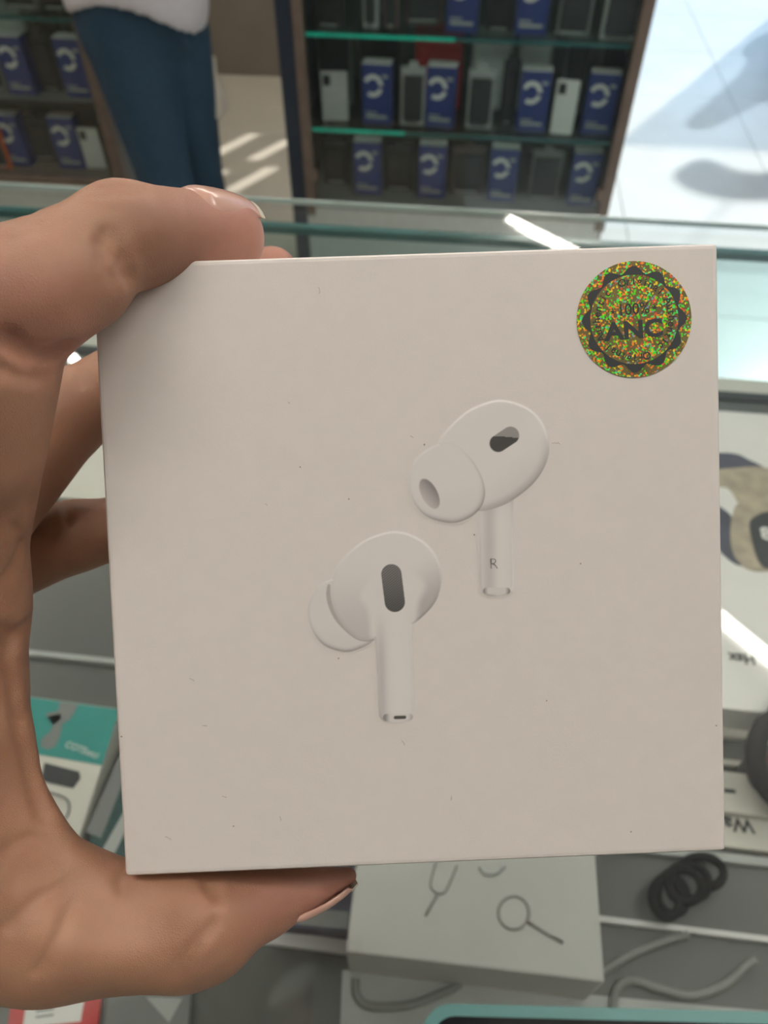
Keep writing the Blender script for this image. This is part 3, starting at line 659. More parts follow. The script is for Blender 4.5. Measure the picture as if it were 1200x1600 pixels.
# packages on the left under the glass
def left_goods():
    z = ZSH+.022
    r = empty('strap_box', at_z(70, 1200, ZSH)); o = np.array(r.location); tag(r, 'teal and white box with a grey strap picture left of the held box', 'box')
    plane_poly('box_body', [(-90, 1070), (188, 1108), (116, 1330), (-170, 1285)], z, -.022, M['paper'], r, o)
    def lift(pts): return pts
    plane_poly('teal_print', [(-89, 1071), (187, 1109), (160, 1196), (-110, 1150)], z, .0004, M['teal'], r, o)
    plane_poly('printed_strap', [(94, 1097), (122, 1101), (117, 1112), (109, 1125), (98, 1131), (94, 1150), (87, 1166), (75, 1171), (64, 1167), (64, 1156), (80, 1142), (83, 1133), (97, 1123), (94, 1116), (73, 1120), (72, 1115), (91, 1111)], z+.0004, .0004, M['grey'], r, o)
    plane_poly('printed_panel', [(70, 1192), (124, 1206), (126, 1216), (114, 1232), (64, 1220)], z+.0001, .0004, M['ink'], r, o)
    V, Fc = tube_mesh(catmull([at_z(x, y, z+.001)-o for x, y in [(70, 1240), (100, 1246), (108, 1262), (98, 1280), (60, 1270)]], 6), .0006, 6, True); link_mesh('printed_outline', V, Fc, M['grey'], r)
    c = at_z(128, 1172, z+.001)-o; V, Fc = text_mesh('COTEetci', .0058, .0001); a = -.22
    V = np.stack([V[:, 0]*math.cos(a)-V[:, 1]*math.sin(a), V[:, 0]*math.sin(a)+V[:, 1]*math.cos(a), V[:, 2]], 1)+c; link_mesh('printed_lettering', V, Fc, M['white'], r)
    r = empty('strap_box', at_z(190, 1300, ZSH)); o = np.array(r.location); tag(r, 'dark teal box with a pale stripe, half hidden by the held box', 'box')
    plane_poly('box_body', [(215, 1110), (330, 1130), (260, 1400), (128, 1345)], ZSH+.018, -.018, M['darkteal'], r, o)
    plane_poly('printed_strap', [(188, 1180), (205, 1190), (158, 1310), (134, 1300)], ZSH+.018, .0004, M['grey'], r, o); plane_poly('pale_stripe', [(210, 1240), (222, 1245), (176, 1340), (156, 1335)], ZSH+.018, .0004, M['palegrey'], r, o)
    r = empty('paper_card', at_z(110, 730, ZSH)); o = np.array(r.location); tag(r, 'pale paper card seen between the fingers', 'card')
    plane_poly('card_body', [(-60, 655), (330, 690), (330, 800), (-60, 770)], ZSH, .004, M['paper'], r, o)
    r = empty('leaflet', at_z(75, 1580, ZSH)); o = np.array(r.location); tag(r, 'red and white leaflet at the bottom left under the hand', 'leaflet')
    plane_poly('leaflet_body', [(22, 1545), (165, 1520), (150, 1640), (5, 1680)], ZSH, .002, M['red'], r, o); plane_poly('white_panel', [(42, 1562), (135, 1544), (126, 1596), (36, 1606)], ZSH+.002, .0003, M['white'], r, o)
    for k in range(3): plane_poly('printed_line', [(56, 1570+k*9), (84, 1566+k*9), (84, 1569+k*9), (56, 1573+k*9)], ZSH+.0023, .0002, M['grey'], r, o)
    r = empty('blue_pack', at_z(510, 1400, ZSH)); o = np.array(r.location); tag(r, 'dark blue pack beside the thumb nail, left of the pin box', 'box')
    plane_poly('pack_body', [(440, 1340), (562, 1345), (548, 1455), (425, 1445)], ZSH+.02, -.02, M['navyink'], r, o); plane_poly('pale_panel', [(470, 1418), (545, 1425), (543, 1452), (462, 1444)], ZSH+.02, .0003, M['grey'], r, o)
    r = empty('clear_pack', at_z(260, 1575, ZSH)); o = np.array(r.location); tag(r, 'flat grey pack with a pale triangle below the thumb', 'pack')
    plane_poly('pack_body', [(175, 1500), (300, 1520), (290, 1650), (160, 1640)], ZSH+.006, -.006, M['grey'], r, o); plane_poly('pale_triangle', [(228, 1558), (285, 1560), (264, 1598)], ZSH+.006, .0003, M['palegrey'], r, o)
    r = empty('paper_sheet', at_z(600, 1570, ZSH)); o = np.array(r.location); tag(r, 'pale grey sheet in front of the pin box', 'paper')
    plane_poly('sheet', [(535, 1516), (760, 1540), (1300, 1590), (1300, 1800), (525, 1800)], ZSH-.0002, .0012, M['palegrey'], r, o)
left_goods()

# ------------------------------------------------------------------ the held box
def c2w(p): p = np.asarray(p, float); return CC + p[..., 0:1]*CR - p[..., 1:2]*CU + p[..., 2:3]*CF   # camera metres (right, down, forward) -> world
Bc = np.array([[0.10492061, 0.00370941, 0.00560294], [-0.00386796, 0.10469438, 0.00905591], [0.00130585, 0.00543205, 0.13127812]])
BW, BT = .105, .040
b_o = c2w(Bc[:, 2]); b_u = c2w(Bc[:, 2]+Bc[:, 0])-b_o; b_u /= np.linalg.norm(b_u)
b_v = b_o-c2w(Bc[:, 2]+Bc[:, 1]); b_v -= b_u*(b_u @ b_v); b_v /= np.linalg.norm(b_v); b_n = np.cross(b_u, b_v)
BM = Matrix([[b_u[i], b_v[i], b_n[i], b_o[i]] for i in range(3)]+[[0, 0, 0, 1]])
def on_box(x, y):
    r = ray(x, y); t = ((b_o-CC) @ b_n)/(r @ b_n); q = CC+r*t-b_o; return np.array([q @ b_u, q @ b_v])
PAPER = np.array([.75, .70, .67])
BOXR = empty('product_box'); BOXR.matrix_world = BM; tag(BOXR, 'white square earphone box held up in the hand', 'box')
boxm = mat('white_box_paper', PAPER, .42, var=.012, scale=300, bump=.03, bscale=2500, coat=.05)
box('lid', (-BW/2, -BW/2, -.027), (BW/2, BW/2, 0), boxm, BOXR, .0009, seg=3)
box('tray', (-BW/2+.0006, -BW/2+.0006, -BT), (BW/2-.0006, BW/2-.0006, -.026), boxm, BOXR, .0009, seg=3)
inkm = attr_mat('printed_picture')

def sd_poly(P, poly):
    d = np.full(len(P), 1e9); ins = np.zeros(len(P), bool); n = len(poly)
    for i in range(n):
        a, b = poly[i], poly[(i+1) % n]; e = b-a; q = P-a
        t = np.clip((q @ e)/(e @ e+1e-12), 0, 1); d = np.minimum(d, np.linalg.norm(q-t[:, None]*e, axis=1))
        c = ((a[1] > P[:, 1]) != (b[1] > P[:, 1])) & (P[:, 0] < (b[0]-a[0])*(P[:, 1]-a[1])/(b[1]-a[1]+1e-12)+a[0]); ins ^= c
    return np.where(ins, -d, d)
def sd_cap(P, a, b, r):
    a, b = np.array(a, float), np.array(b, float); e = b-a; q = P-a; t = np.clip((q @ e)/(e @ e), 0, 1); return np.linalg.norm(q-t[:, None]*e, axis=1)-r
def ss(x, a, b): t = np.clip((x-a)/(b-a), 0, 1); return t*t*(3-2*t)
def decal(name, lo, hi, step, paint, label):
    xs = np.arange(lo[0], hi[0]+step, step); ys = np.arange(lo[1], hi[1]+step, step); X, Y = np.meshgrid(xs, ys); P = np.stack([X.ravel(), Y.ravel()], 1)
    col, hgt, keep = paint(P)
    # pixel -> box plane through a fitted projective map
    r = CF[None]+CR[None]*((P[:, 0]-600)/FPX)[:, None]-CU[None]*((P[:, 1]-800)/FPX)[:, None]; t = ((b_o-CC) @ b_n)/(r @ b_n); q = CC+r*t[:, None]-b_o
    V = np.stack([q @ b_u, q @ b_v, .00008+hgt], 1); nx = len(xs); ny = len(ys)
    i, j = np.meshgrid(np.arange(ny-1), np.arange(nx-1), indexing='ij'); a = (i*nx+j).ravel(); Q = np.stack([a+nx, a+nx+1, a+1, a], 1)
    Q = Q[keep[Q].any(1)]; used = np.unique(Q); mp = np.full(len(V), -1); mp[used] = np.arange(len(used))
    o = link_mesh(name, V[used], mp[Q], inkm, BOXR, True); at = o.data.color_attributes.new('ink', 'FLOAT_COLOR', 'POINT')
    at.data.foreach_set('color', np.concatenate([col[used]*PAPER, np.ones((len(used), 1))], 1).astype(np.float32).ravel()); o['label'] = label
def zoom(pts, s, ox, oy): return np.array([(ox+a/s, oy+b/s) for a, b in pts], float)
Z5 = lambda p: zoom(p, 4.2857, 620, 600)
Z6 = lambda p: zoom(p, 4.323, 460, 800)
def lay(col, m, c): return col*(1-m[:, None])+np.asarray(c, float)[None]*m[:, None] if np.ndim(c) == 1 else col*(1-m[:, None])+c*m[:, None]
def grey(f): f = np.asarray(f, float); return np.stack([f*.965, f*.985, f*1.02], -1)
def paint_R(P):
    head = catmull(Z5([(300, 350), (410, 228), (520, 152), (690, 105), (860, 150), (970, 250), (1018, 400), (1000, 530), (920, 660), (780, 775), (660, 830), (550, 850), (440, 800), (340, 600), (280, 450)]), 6)
    tip = catmull(Z5([(275, 402), (180, 450), (110, 530), (80, 660), (110, 790), (200, 890), (360, 932), (480, 900), (560, 830), (590, 740), (575, 640), (520, 530), (440, 440), (360, 395)]), 6)
    stem = Z5([(542, 800), (548, 1100), (553, 1350), (565, 1395), (610, 1420), (670, 1428), (730, 1420), (775, 1395), (788, 1350), (784, 1100), (778, 760)])
    sh, st, ss_ = sd_poly(P, head), sd_poly(P, tip), sd_poly(P, stem); col = np.ones((len(P), 3)); x, y = P[:, 0], P[:, 1]
    aa = lambda s: np.clip(.5-s/1.4, 0, 1)
    # stem: cylinder tones
    u = (x-(620+545/4.2857))/(235/4.2857); g = 1.02-.21*np.exp(-((u-.30)/.2)**2)+.05*np.exp(-((u-.62)/.16)**2)-.07*ss(u, .86, 1.0)-.05*ss(-u, -.1, 0); g -= .08*np.exp(-(y-(600+800/4.2857))/14.)*(y > 780)
    col = lay(col, aa(ss_), grey(g))
    # chrome end of the stem
    ch = sd_cap(P, Z5([(600, 1385)])[0], Z5([(735, 1385)])[0], 5.4); cu = np.abs(u-.52); col = lay(col, aa(ch), grey(np.clip(.95-.75*ss(cu, .22, .42), .25, 1)))
    # head: bright top-left, shaded lower-right rim
    lx = (x-(620+700/4.2857)); ly = (y-(600+450/4.2857)); dirn = (lx*.62+ly*.78)/80
    g = 1.03-.13*ss(dirn, .1, 1.0)-.30*ss(sh, -17, 0)*ss(dirn, .1, .8)+.03*ss(sh, -7, -1)*ss(-dirn, .2, .8)
    col = lay(col, aa(sh), grey(g))
    # silicone tip
    lx = (x-(620+330/4.2857)); ly = (y-(600+660/4.2857)); dirn = (lx*.35+ly*.94)/62
    g = 1.02-.07*ss(dirn, 0, 1)-.26*ss(st, -12, 0)*ss(dirn, .15, .9)-.14*ss(st, -6, 0)*ss(lx/60, .3, 1.0)-.06*ss(st, -6, 0)+.03*ss(st, -6, -1)*ss(-dirn, .2, .8)
    col = lay(col, aa(st), grey(g))
    # nozzle opening
    c = Z5([(218, 735)])[0]; a = math.radians(-27); qx = (x-c[0])*math.cos(a)+(y-c[1])*math.sin(a); qy = -(x-c[0])*math.sin(a)+(y-c[1])*math.cos(a)
    e = np.sqrt((qx/12.5)**2+(qy/25.5)**2)-1; dk = np.clip(.5-e*8, 0, 1)*(1-.0*x); g = np.clip(.56-.22*(qx/12.5)+.10*qy/25, .36, .95); col = lay(col, dk, grey(g)*np.array([1, .96, .97]))
    # black sensor window
    A, B_ = Z5([(678, 398)])[0], Z5([(760, 344)])[0]; s = sd_cap(P, A, B_, 13.6); line = (y-(600+350/4.2857))-.0009*(x-800)**2*0+.12*np.abs(x-(620+700/4.2857))
    g = np.where(y > 600+350/4.2857+.10*np.maximum(x-(620+690/4.2857), 0), .09, .42); col = lay(col, aa(s), grey(g))
    m = np.minimum(np.minimum(sh, st), ss_); h = .00011*ss(-m, 0, 4)
    col = lay(col, .22*np.exp(-(m/1.3)**2)*(m > -3)*ss(-((x-750)*.5+(y-770)*.8)/100, -.2, .6), np.array([1.12, 1.12, 1.12]))
    return col, h, m < 1.6
def paint_L(P):
    head = catmull(Z6([(250, 460), (300, 350), (400, 240), (520, 165), (680, 127), (820, 165), (930, 250), (990, 380), (985, 520), (930, 640), (800, 760), (660, 830), (540, 855), (440, 858), (350, 790), (280, 690), (245, 570)]), 6)
    tip = catmull(Z6([(260, 448), (170, 490), (110, 580), (90, 680), (120, 800), (200, 900), (340, 947), (450, 920), (530, 870), (540, 800), (430, 620), (330, 470)]), 6)
    stem = np.concatenate([catmull(Z6([(470, 560), (520, 660), (540, 850), (556, 1100), (566, 1340), (590, 1405), (640, 1425), (690, 1432), (750, 1422), (795, 1400), (812, 1340), (806, 1100), (800, 760), (815, 600), (850, 480), (700, 400), (560, 440)]), 5)])
    neck = catmull(Z6([(235, 485), (216, 570), (255, 695), (335, 795), (440, 868), (545, 858), (420, 750), (300, 600)]), 5)
    sh, st, ss_, sn = sd_poly(P, head), sd_poly(P, tip), sd_poly(P, stem), sd_poly(P, neck); col = np.ones((len(P), 3)); x, y = P[:, 0], P[:, 1]
    aa = lambda s: np.clip(.5-s/1.4, 0, 1)
    lx, ly = x-530, y-965; dirn = ly/55; col = lay(col, aa(st), grey(1.01-.07*ss(dirn, 0, 1)-.26*ss(st, -10, 0)*ss(dirn, .1, .9)-.07*ss(st, -6, 0)))
    col = lay(col, aa(sn), grey(np.full(len(P), .62))*np.array([1, .97, .97]))
    xs = 460+800/4.323; xl = 460+540/4.323
    g = 1.03-.24*ss(y, 870, 1000)*(x < xs-20)*ss(ss_, -2, 12)-.40*ss((y-870)+(x-xs)*.6, 5, 100)*(x > xs-20)*ss(ss_, -2, 14)-.08*ss(sh, -8, 0)*ss(y, 880, 960)
    col = lay(col, aa(sh), grey(g))
    u = (x-(xl+(y-960)*.022))/(60.5); g = 1.03-.26*np.exp(-((u-.15)/.14)**2)*ss(y, 940, 1030)+.02*np.exp(-((u-.6)/.2)**2)-.10*ss(u, .85, 1)*ss(y, 930, 1000)
    blend = ss(y, 925, 985); col = lay(col, aa(ss_)*blend, grey(g)); 
    ch = sd_cap(P, Z6([(622, 1386)])[0], Z6([(775, 1382)])[0], 5.6); cu = (x-(460+698/4.323))/24.; col = lay(col, aa(ch), grey(np.clip(.98-.62*ss(-cu, .45, .85)-.35*ss(cu, .65, 1.0), .3, 1)))
    sl = sd_cap(P, Z6([(682, 1386)])[0], Z6([(744, 1384)])[0], 2.6); col = lay(col, aa(sl), grey(np.full(len(P), .10)))
    s = sd_cap(P, Z6([(655, 420)])[0], Z6([(678, 606)])[0], 15.8); hat = .5+.5*np.sin((x*.8+y*1.0)*1.55); t = ss(y, 880, 960); g = .09+.22*(1-t)*(.3+.7*hat)+.05*t*hat; g = g*(1-.5*ss(s, -1.8, 0)); col = lay(col, aa(s), grey(g))
    m = np.minimum(np.minimum(sh, st), np.where(y > 940, ss_, 99)); h = .00011*ss(-m, 0, 4)
    col = lay(col, .16*np.exp(-(m/1.3)**2)*(m > -3)*(y < 930), np.array([1.12, 1.12, 1.12]))
    return col, h, m < 1.6
decal('printed_earbud', (634, 618), (864, 940), 1.15, paint_R, 'upper printed earbud facing left, lettered R')
decal('printed_earbud', (476, 822), (696, 1138), 1.15, paint_L, 'lower printed earbud with dark mesh slot')
pm = 105/ (975*.5+940*.5) / 1000           # metres per photo pixel on the box
def box_text(s, px, size_px, m, parent, bold=0.0, rot=0.0, h=.0004, sx=1.0, name='lettering'):
    V, Fc = text_mesh(s, size_px*pm, 0, bold=bold*pm); V[:, 0] *= sx; c = on_box(*px)
    V = np.stack([V[:, 0]*math.cos(rot)-V[:, 1]*math.sin(rot)+c[0], V[:, 0]*math.sin(rot)+V[:, 1]*math.cos(rot)+c[1], V[:, 2]+h], 1); return V, Fc
V, Fc = box_text('R', (771, 881), 25, None, None, bold=-.62); link_mesh('lettering', V, Fc, M['print_grey'], BOXR)['label'] = 'letter R on the stem'
# holographic seal
def seal():
    c = on_box(990.5, 499.5); R_ = 88.5*pm
    m = bpy.data.materials.new('hologram_glitter'); m.use_nodes = True; nt = m.node_tree; b = nt.nodes['Principled BSDF']
    tc = nt.nodes.new('ShaderNodeTexCoord'); vo = nt.nodes.new('ShaderNodeTexVoronoi'); vo.inputs['Scale'].default_value = 3300; vo.feature = 'F1'; nt.links.new(tc.outputs['Object'], vo.inputs['Vector'])
    sep = nt.nodes.new('ShaderNodeSeparateColor'); nt.links.new(vo.outputs['Color'], sep.inputs[0])
    hue = nt.nodes.new('ShaderNodeValToRGB'); e = hue.color_ramp; e.interpolation = 'CONSTANT'; e.elements[0].position = 0; e.elements[0].color = (.10, .85, .02, 1); e.elements[1].position = .30; e.elements[1].color = (1, .75, .03, 1)
    for pos, cc in ((.48, (1, .30, .03, 1)), (.72, (.9, .10, .05, 1)), (.80, (.08, .95, .30, 1)), (.93, (.25, .40, .55, 1))): k = e.elements.new(pos); k.color = cc
    nt.links.new(sep.outputs[0], hue.inputs[0])
    th = nt.nodes.new('ShaderNodeMath'); th.operation = 'GREATER_THAN'; th.inputs[1].default_value = .60; nt.links.new(sep.outputs[1], th.inputs[0])
    nz = nt.nodes.new('ShaderNodeTexNoise'); nz.inputs['Scale'].default_value = 220; nt.links.new(tc.outputs['Object'], nz.inputs['Vector'])
    cr = nt.nodes.new('ShaderNodeValToRGB'); cr.color_ramp.elements[0].color = (.10, .085, .03, 1); cr.color_ramp.elements[1].color = (.26, .20, .07, 1); nt.links.new(nz.outputs['Fac'], cr.inputs[0])
    mx = nt.nodes.new('ShaderNodeMix'); mx.data_type = 'RGBA'; nt.links.new(th.outputs[0], mx.inputs['Factor']); nt.links.new(cr.outputs[0], mx.inputs['A']); nt.links.new(hue.outputs[0], mx.inputs['B'])
    nt.links.new(mx.outputs['Result'], b.inputs['Base Color']); b.inputs['Roughness'].default_value = .35; b.inputs['Metallic'].default_value = .15
    n = 72; pl = [(c[0]+R_*math.cos(2*math.pi*i/n), c[1]+R_*math.sin(2*math.pi*i/n)) for i in range(n)]
    s = prism('hologram_seal', pl, Matrix.Identity(4), .00018, m, BOXR); s['label'] = 'round gold glitter seal'
    V, Fc = [], []; n = 168; off = math.radians(90)
    for i in range(n):
        t = 2*math.pi*i/n; k = (math.cos(12*(t-off)+.0)*.5+.5); ro = (70.5+10.5*k**.8)*pm; ri = 68*pm
        V += [(c[0]+ri*math.cos(t), c[1]+ri*math.sin(t), .00024), (c[0]+ro*math.cos(t), c[1]+ro*math.sin(t), .00024)]
    for i in range(n): a = 2*i; d = 2*((i+1) % n); Fc.append((a, a+1, d+1, d))
    link_mesh('scalloped_ring', V, Fc, M['ink'], s)
    rot = math.radians(3)
    V, Fc = box_text('ANC', (990, 517), 37, None, None, bold=1.3, rot=rot, h=.00025, sx=1.12); link_mesh('lettering', V, Fc, M['ink'], s)
    V, Fc = box_text('100%', (989, 484), 25, None, None, bold=.3, rot=rot, h=.00025, sx=.92); link_mesh('lettering', V, Fc, M['ink'], s)
    for px in ((957, 488), (1022, 481)):
        q = on_box(*px); pl = []
        for i in range(10):
            rr = (4.6 if i % 2 == 0 else 1.9)*pm; t = math.pi/2+i*math.pi/5; pl.append((q[0]+rr*math.cos(t), q[1]+rr*math.sin(t)))
        prism('star', pl, Matrix.Translation((0, 0, .0002)), .00005, M['ink'], s)
    parts = []; txt = 'Original Authentic  '*2; N = len(txt)
    for i, chx in enumerate(txt):
        if chx == ' ': continue
        t = math.radians(108)-2*math.pi*i/N; V, Fc = text_mesh(chx, 16.5*pm, bold=.3*pm); 
        if len(V) == 0: continue
        a = t-math.pi/2; rr = 58*pm
        V = np.stack([V[:, 0]*math.cos(a)-V[:, 1]*math.sin(a)+c[0]+rr*math.cos(t), V[:, 0]*math.sin(a)+V[:, 1]*math.cos(a)+c[1]+rr*math.sin(t), V[:, 2]+.00025], 1); parts.append((V, Fc))
    V, Fc = merge(parts); link_mesh('circular_lettering', V, Fc, M['ink'], s)
seal()
# small scuffs and specks on the lid
parts = []
for x, y, L, a in [(498, 449, 11, 70), (641, 681, 6, 20), (296, 1060, 9, 15), (316, 1134, 8, -10), (347, 1244, 8, 5), (437, 1275, 8, 60), (258, 1307, 12, 15), (705, 1243, 8, 80), (628, 1157, 9, 45), (414, 787, 6, 20), (862, 693, 14, -12), (450, 628, 4, 30)]:
    for k in range(3):
        t0, t1 = math.radians(a+k*26), math.radians(a+26+k*26); p = np.array([x, y])+np.array([math.cos(math.radians(a)), math.sin(math.radians(a))])*L/3*k; q = p+np.array([math.cos(t0), math.sin(t0)])*L/3
        A, B_ = on_box(*p), on_box(*q); parts.append(tube_mesh([(A[0], A[1], .00005), (B_[0], B_[1], .00005)], .00004, 5))
for x, y in [(469, 730), (365, 1291), (854, 1095), (986, 1300), (907, 881), (190, 1151), (529, 1029), (741, 836), (663, 695), (545, 780), (1119, 1134)]:
    A = on_box(x, y); parts.append(tube_mesh([(A[0]-.00012, A[1], .00004), (A[0]+.00012, A[1]+.0001, .00004)], .00012, 6))
V, Fc = merge(parts); link_mesh('scuff_marks', V, Fc, mat('scuff', (.36, .32, .28), .7), BOXR)['kind'] = 'stuff'

# ------------------------------------------------------------------ the hand
def K(px, py, z): return np.array([(px-600)/FPX*z, (py-800)/FPX*z, z])      # millimetres in the lens frame
def hand():
    f = Field((-300, -75, 70), (0, 260, 225), .8)
    iM, iP, iD, iT = K(-82, 930, 136), K(5, 474, 115), K(188, 365, 124), K(354, 362, 141)
    mM, mP, mD, mT = K(-105, 900, 156), K(108, 645, 168), K(330, 510, 186), K(425, 428, 185)
    rM, rP, rD, rT = K(-110, 930, 176), K(115, 838, 178), K(320, 800, 186), K(470, 790, 187)
    pM, pP, pD, pT = K(-130, 1010, 192), K(-25, 1190, 190), K(60, 1330, 184), K(160, 1377, 176)
    W0, W1 = K(-440, 1330, 158), K(-440, 1330, 190)
    tC, tM, tI, tT = K(-300, 1385, 150), K(75, 1440, 138), K(306, 1442, 139), K(545, 1368, 148)
    palm = f.like()
    palm.cone(iM, W0, 12.5, 16, 0); palm.cone(mM, (W0+W1)/2, 12, 16, 8); palm.cone(rM, W1, 11.5, 15, 8); palm.cone(pM, W1+np.array([5, 6, 4]), 11, 14, 8)
    palm.cone(K(-70, 1075, 142), K(-200, 1310, 152), 11.0, 16, 6)
    # thenar and web
    palm.cone(tC, tM, 16, 12.5, 8); palm.cone(K(-72, 1010, 137), K(-58, 1190, 135), 11.8, 11.0, 5); palm.cone(K(-58, 1190, 135), K(-12, 1310, 134), 11.0, 10, 4); palm.cone(K(-12, 1310, 134), K(105, 1422, 135), 10, 8.8, 4)
    palm.cone(K(-60, 1370, 146), K(-180, 1370, 148), 15, 17, 6)
    # thumb: proximal, distal with pad
    th = f.like()
    th.cone(tM, tI, 11.5, 9.0, 0); th.cone(tI, K(410, 1410, 144), 9.0, 6.2, 2); th.cone(K(410, 1410, 144), tT, 6.2, 1.6, 2); th.cone(K(330, 1412, 145), K(470, 1386, 148), 8.2, 4.6, 3)
    th.cone(K(300, 1460, 140), K(340, 1470, 141), 8.0, 6.0, 4)
    th.cone(K(60, 1488, 143), K(290, 1468, 141), 8.2, 7.8, 4)
    # index
    ix = f.like()
    ix.cone(iM, iP, 11.6, 9.6, 0); ix.cone(iP, iD, 9.3, 7.5, 3); ix.cone(iD, iT, 7.4, 5.9, 3); ix.cone(K(215, 376, 127), K(345, 378, 141), 7.2, 7.0, 4); ix.cone(K(60, 455, 116), K(120, 430, 119), 9.4, 8.6, 3)
    ix.cone(K(-26, 580, 116), K(-46, 700, 120), 9.6, 9.8, 3)
    md = f.like(); md.cone(mM, mP, 10.5, 8.8, 0); md.cone(mP, mD, 8.6, 7.6, 3); md.cone(mD, mT, 7.6, 6.4, 3)
    rg = f.like(); rg.cone(rM, rP, 10, 8.0, 0); rg.cone(rP, rD, 7.8, 7.0, 3); rg.cone(rD, rT, 7.0, 6.0, 3)
    pk = f.like(); pk.cone(pM, pP, 9.0, 7.4, 0); pk.cone(pP, pD, 7.2, 6.6, 3); pk.cone(pD, pT, 6.6, 5.6, 3)
    arm = f.like(); A0 = (W0+W1)/2; A1 = A0+np.array([-95, 75, -40]); arm.cone(A0+np.array([0, 0, -7]), A1+np.array([0, 0, -9]), 20, 25, 0); arm.cone(A0+np.array([0, 0, 8]), A1+np.array([0, 0, 10]), 19, 25, 12)
    P0 = smin(palm.D, arm.D, 12)
    D = np.minimum(smin(P0, ix.D, 6), smin(P0, th.D, 5))
    for g in (md, rg, pk): D = np.minimum(D, smin(P0, g.D, 6))
    f.D = D
    # flexion creases and the hollow behind the web
    f.dent_ray([(12, 1190), (35, 1265), (80, 1345), (150, 1405), (240, 1440)], 5.0, 1.10)
    f.dent_ray([(168, 362), (186, 395), (206, 436)], 1.0, 2.86); f.dent_ray([(152, 372), (166, 402), (180, 440)], .9, 0.91)
    f.dent_ray([(10, 530), (40, 552), (75, 556), (104, 545)], 1.1, 3.12); f.dent_ray([(-5, 575), (40, 590), (74, 586)], .9, 1.30)
    f.dent_ray([(-8, 985), (22, 995), (52, 975)], 1.1, 2.60); f.dent_ray([(14, 1000), (22, 1060), (32, 1130), (50, 1210), (70, 1275)], 1.2, 2.08)
    f.dent_ray([(318, 1366), (328, 1378), (338, 1400)], .9, 2.34); f.dent_ray([(340, 1440), (300, 1480), (275, 1530)], 1.0, .6)
    f.dent_ray([(5, 1330), (50, 1310), (95, 1345)], 1.0, 0.91); f.dent_ray([(110, 1420), (90, 1470), (60, 1520)], 1.0, 0.91); f.dent_ray([(15, 1450), (60, 1405), (105, 1385)], 1.0, 0.78)
    f.dent_ray([(190, 1365), (192, 1400)], .9, 1.04); f.dent_ray([(20, 820), (35, 860), (15, 900)], 1.0, 0.91)
    f.dent_ray([(125, 577), (127, 600)], .8, 1.56); f.dent_ray([(100, 790), (108, 820)], .8, 1.04)
    for k in range(6): f.dent_ray([(-8+k*11, 372-k*9), (4+k*11, 398-k*8)], .6, 0.73)
    for k in range(7): f.dent_ray([(146+k*13, 288-k*.5+abs(k-3)), (152+k*13, 304)], .6, 0.65)
    V, Q = f.mesh(); Vw = c2w(V/1000.)
    m = bpy.data.materials.new('skin'); m.use_nodes = True; nt = m.node_tree; b = nt.nodes['Principled BSDF']
    at = nt.nodes.new('ShaderNodeAttribute'); at.attribute_name = 'ink'; tc = nt.nodes.new('ShaderNodeTexCoord')
    n1 = nt.nodes.new('ShaderNodeTexNoise'); n1.inputs['Scale'].default_value = 70; n1.inputs['Detail'].default_value = 6; nt.links.new(tc.outputs['Object'], n1.inputs['Vector'])
    cr = nt.nodes.new('ShaderNodeValToRGB'); cr.color_ramp.elements[0].position = .3; cr.color_ramp.elements[1].position = .7; cr.color_ramp.elements[0].color = (.86, .80, .78, 1); cr.color_ramp.elements[1].color = (1.08, 1.06, 1.02, 1); nt.links.new(n1.outputs['Fac'], cr.inputs[0])
    mx = nt.nodes.new('ShaderNodeMix'); mx.data_type = 'RGBA'; mx.blend_type = 'MULTIPLY'; mx.inputs['Factor'].default_value = 1; nt.links.new(at.outputs['Color'], mx.inputs['A']); nt.links.new(cr.outputs[0], mx.inputs['B']); nt.links.new(mx.outputs['Result'], b.inputs['Base Color'])
    b.inputs['Roughness'].default_value = .48; b.inputs['Subsurface Weight'].default_value = .25; b.inputs['Subsurface Radius'].default_value = (1, .35, .2); b.inputs['Subsurface Scale'].default_value = .0011
    vo = nt.nodes.new('ShaderNodeTexVoronoi'); vo.inputs['Scale'].default_value = 2400; vo.feature = 'DISTANCE_TO_EDGE'; n3 = nt.nodes.new('ShaderNodeTexNoise'); n3.inputs['Scale'].default_value = 420; n3.inputs['Detail'].default_value = 8
    nt.links.new(tc.outputs['Object'], vo.inputs['Vector']); nt.links.new(tc.outputs['Object'], n3.inputs['Vector'])
    ad = nt.nodes.new('ShaderNodeMath'); ad.operation = 'ADD'; nt.links.new(vo.outputs[0], ad.inputs[0]); nt.links.new(n3.outputs['Fac'], ad.inputs[1])
    bp = nt.nodes.new('ShaderNodeBump'); bp.inputs['Strength'].default_value = .22; bp.inputs['Distance'].default_value = .0007; nt.links.new(ad.outputs[0], bp.inputs['Height']); nt.links.new(bp.outputs[0], b.inputs['Normal'])
    origin = c2w(A1[None]/1000.)[0]
    o = link_mesh('hand', Vw, Q, m, None, True, origin)
    tag(o, 'left hand gripping the white box between thumb and index finger', 'hand')
    base, tip = np.array([.385, .21, .135]), np.array([.45, .215, .165])
    wgt = np.zeros(len(V))
    for q, r in ((iT, 16), (mT, 14), (rT, 14), (tT, 18), (K(60, 500, 115), 9), (pT, 12)): wgt = np.maximum(wgt, np.exp(-(np.linalg.norm(V-q, axis=1)/r)**2))
    col = base+(tip-base)*wgt[:, None]; ca = o.data.color_attributes.new('ink', 'FLOAT_COLOR', 'POINT'); ca.data.foreach_set('color', np.concatenate([col, np.ones((len(V), 1))], 1).astype(np.float32).ravel())
    nailm = mat('finger_nail', (.60, .36, .29), .22, var=.05, scale=200, coat=.3); nailtip = mat('nail_edge', (.72, .64, .50), .3)
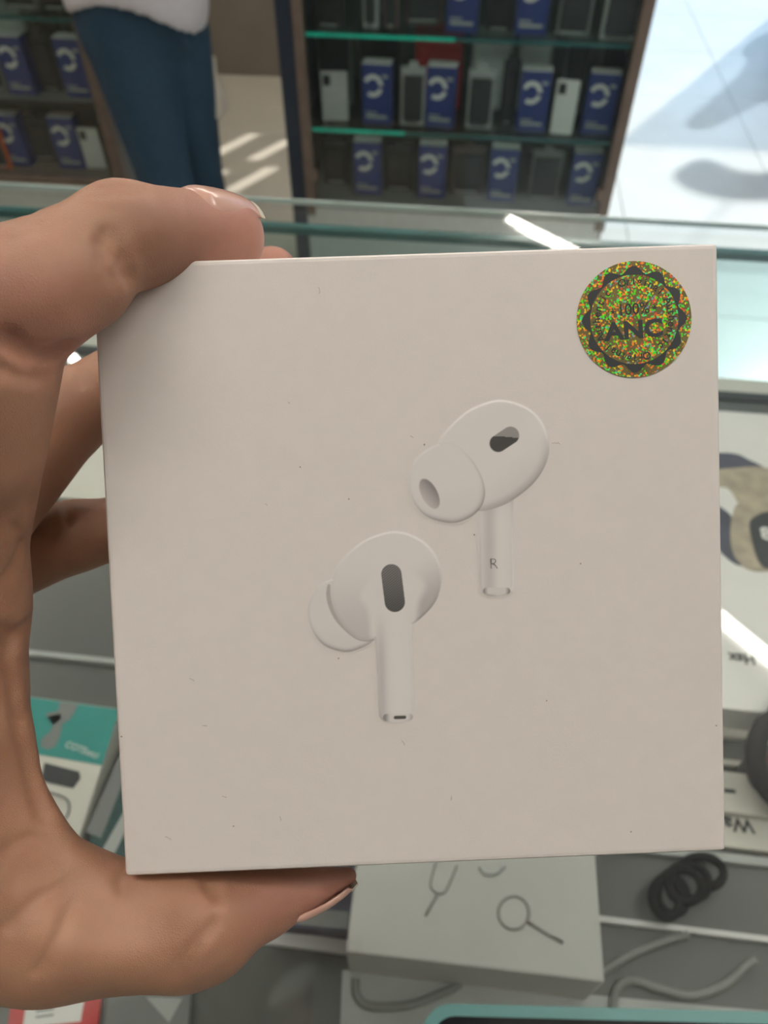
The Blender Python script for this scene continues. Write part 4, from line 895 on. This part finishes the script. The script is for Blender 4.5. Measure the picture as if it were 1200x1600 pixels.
    def nail(a, b_, dors, r0, r1, half, length, back, rx, label):
        ax = (b_-a)/np.linalg.norm(b_-a); d = dors-ax*(dors @ ax); d /= np.linalg.norm(d); s = np.cross(ax, d); nu, nv = 15, 17
        def patch(t0, t1, lift):
            V2, F2 = [], []
            for layer in (0, -.25):
                for i in range(nu):
                    t = t0+(t1-t0)*i/(nu-1); r = r0+(r1-r0)*t**2.4; c = b_-ax*(back-length*t)
                    for j in range(nv):
                        th_ = math.radians(half*(2*j/(nv-1)-1))*(1-.12*(1-min(t/.25, 1))**2); e_ = abs(2*j/(nv-1)-1); V2.append(c+(r+lift+layer-.5*max(0, t-.75)**2*4-.9*e_**4*(t < .86)-1.1*max(0, 1-t/.2)**2)*(math.cos(th_)*d+rx*math.sin(th_)*s))
            n = nu*nv
            for i in range(nu-1):
                for j in range(nv-1):
                    q = i*nv+j; F2.append((q, q+1, q+nv+1, q+nv)); F2.append((n+q, n+q+nv, n+q+nv+1, n+q+1))
            rim = [j for j in range(nv)]+[i*nv+nv-1 for i in range(1, nu)]+[(nu-1)*nv+j for j in range(nv-2, -1, -1)]+[i*nv for i in range(nu-2, 0, -1)]
            for k in range(len(rim)): p, q = rim[k], rim[(k+1) % len(rim)]; F2.append((p, n+p, n+q, q))
            return np.array(V2), F2
        V2, F2 = patch(0, .91, .1); n_ = link_mesh('fingernail', c2w(V2/1000.)-origin, F2, nailm, o, True); n_['label'] = label
        V2, F2 = patch(.90, 1.0, .1); link_mesh('nail_free_edge', c2w(V2/1000.)-origin, F2, nailtip, n_, True)
    nail(iD, iT, np.array([.28, -.96, -.34]), 7.7, 5.5, 54, 15.0, 9.8, 1.0, 'pink nail of the index finger')
    nail(K(410, 1410, 144), tT, np.array([.45, 1, .25]), 5.0, 1.9, 60, 14.5, 13.2, 1.2, 'thumb nail below the box')
    # short sleeve cuff beyond the picture edge
    f2 = Field(A1-60, A1+60, 2.0); f2.cone(A1+np.array([12, -9, 5]), A1+np.array([-22, 17, -9]), 33, 35, 0)
    V3, Q3 = f2.mesh(); cf = link_mesh('sleeve_cuff', c2w(V3/1000.)-origin, Q3, M['charcoal'], o, True)
hand()
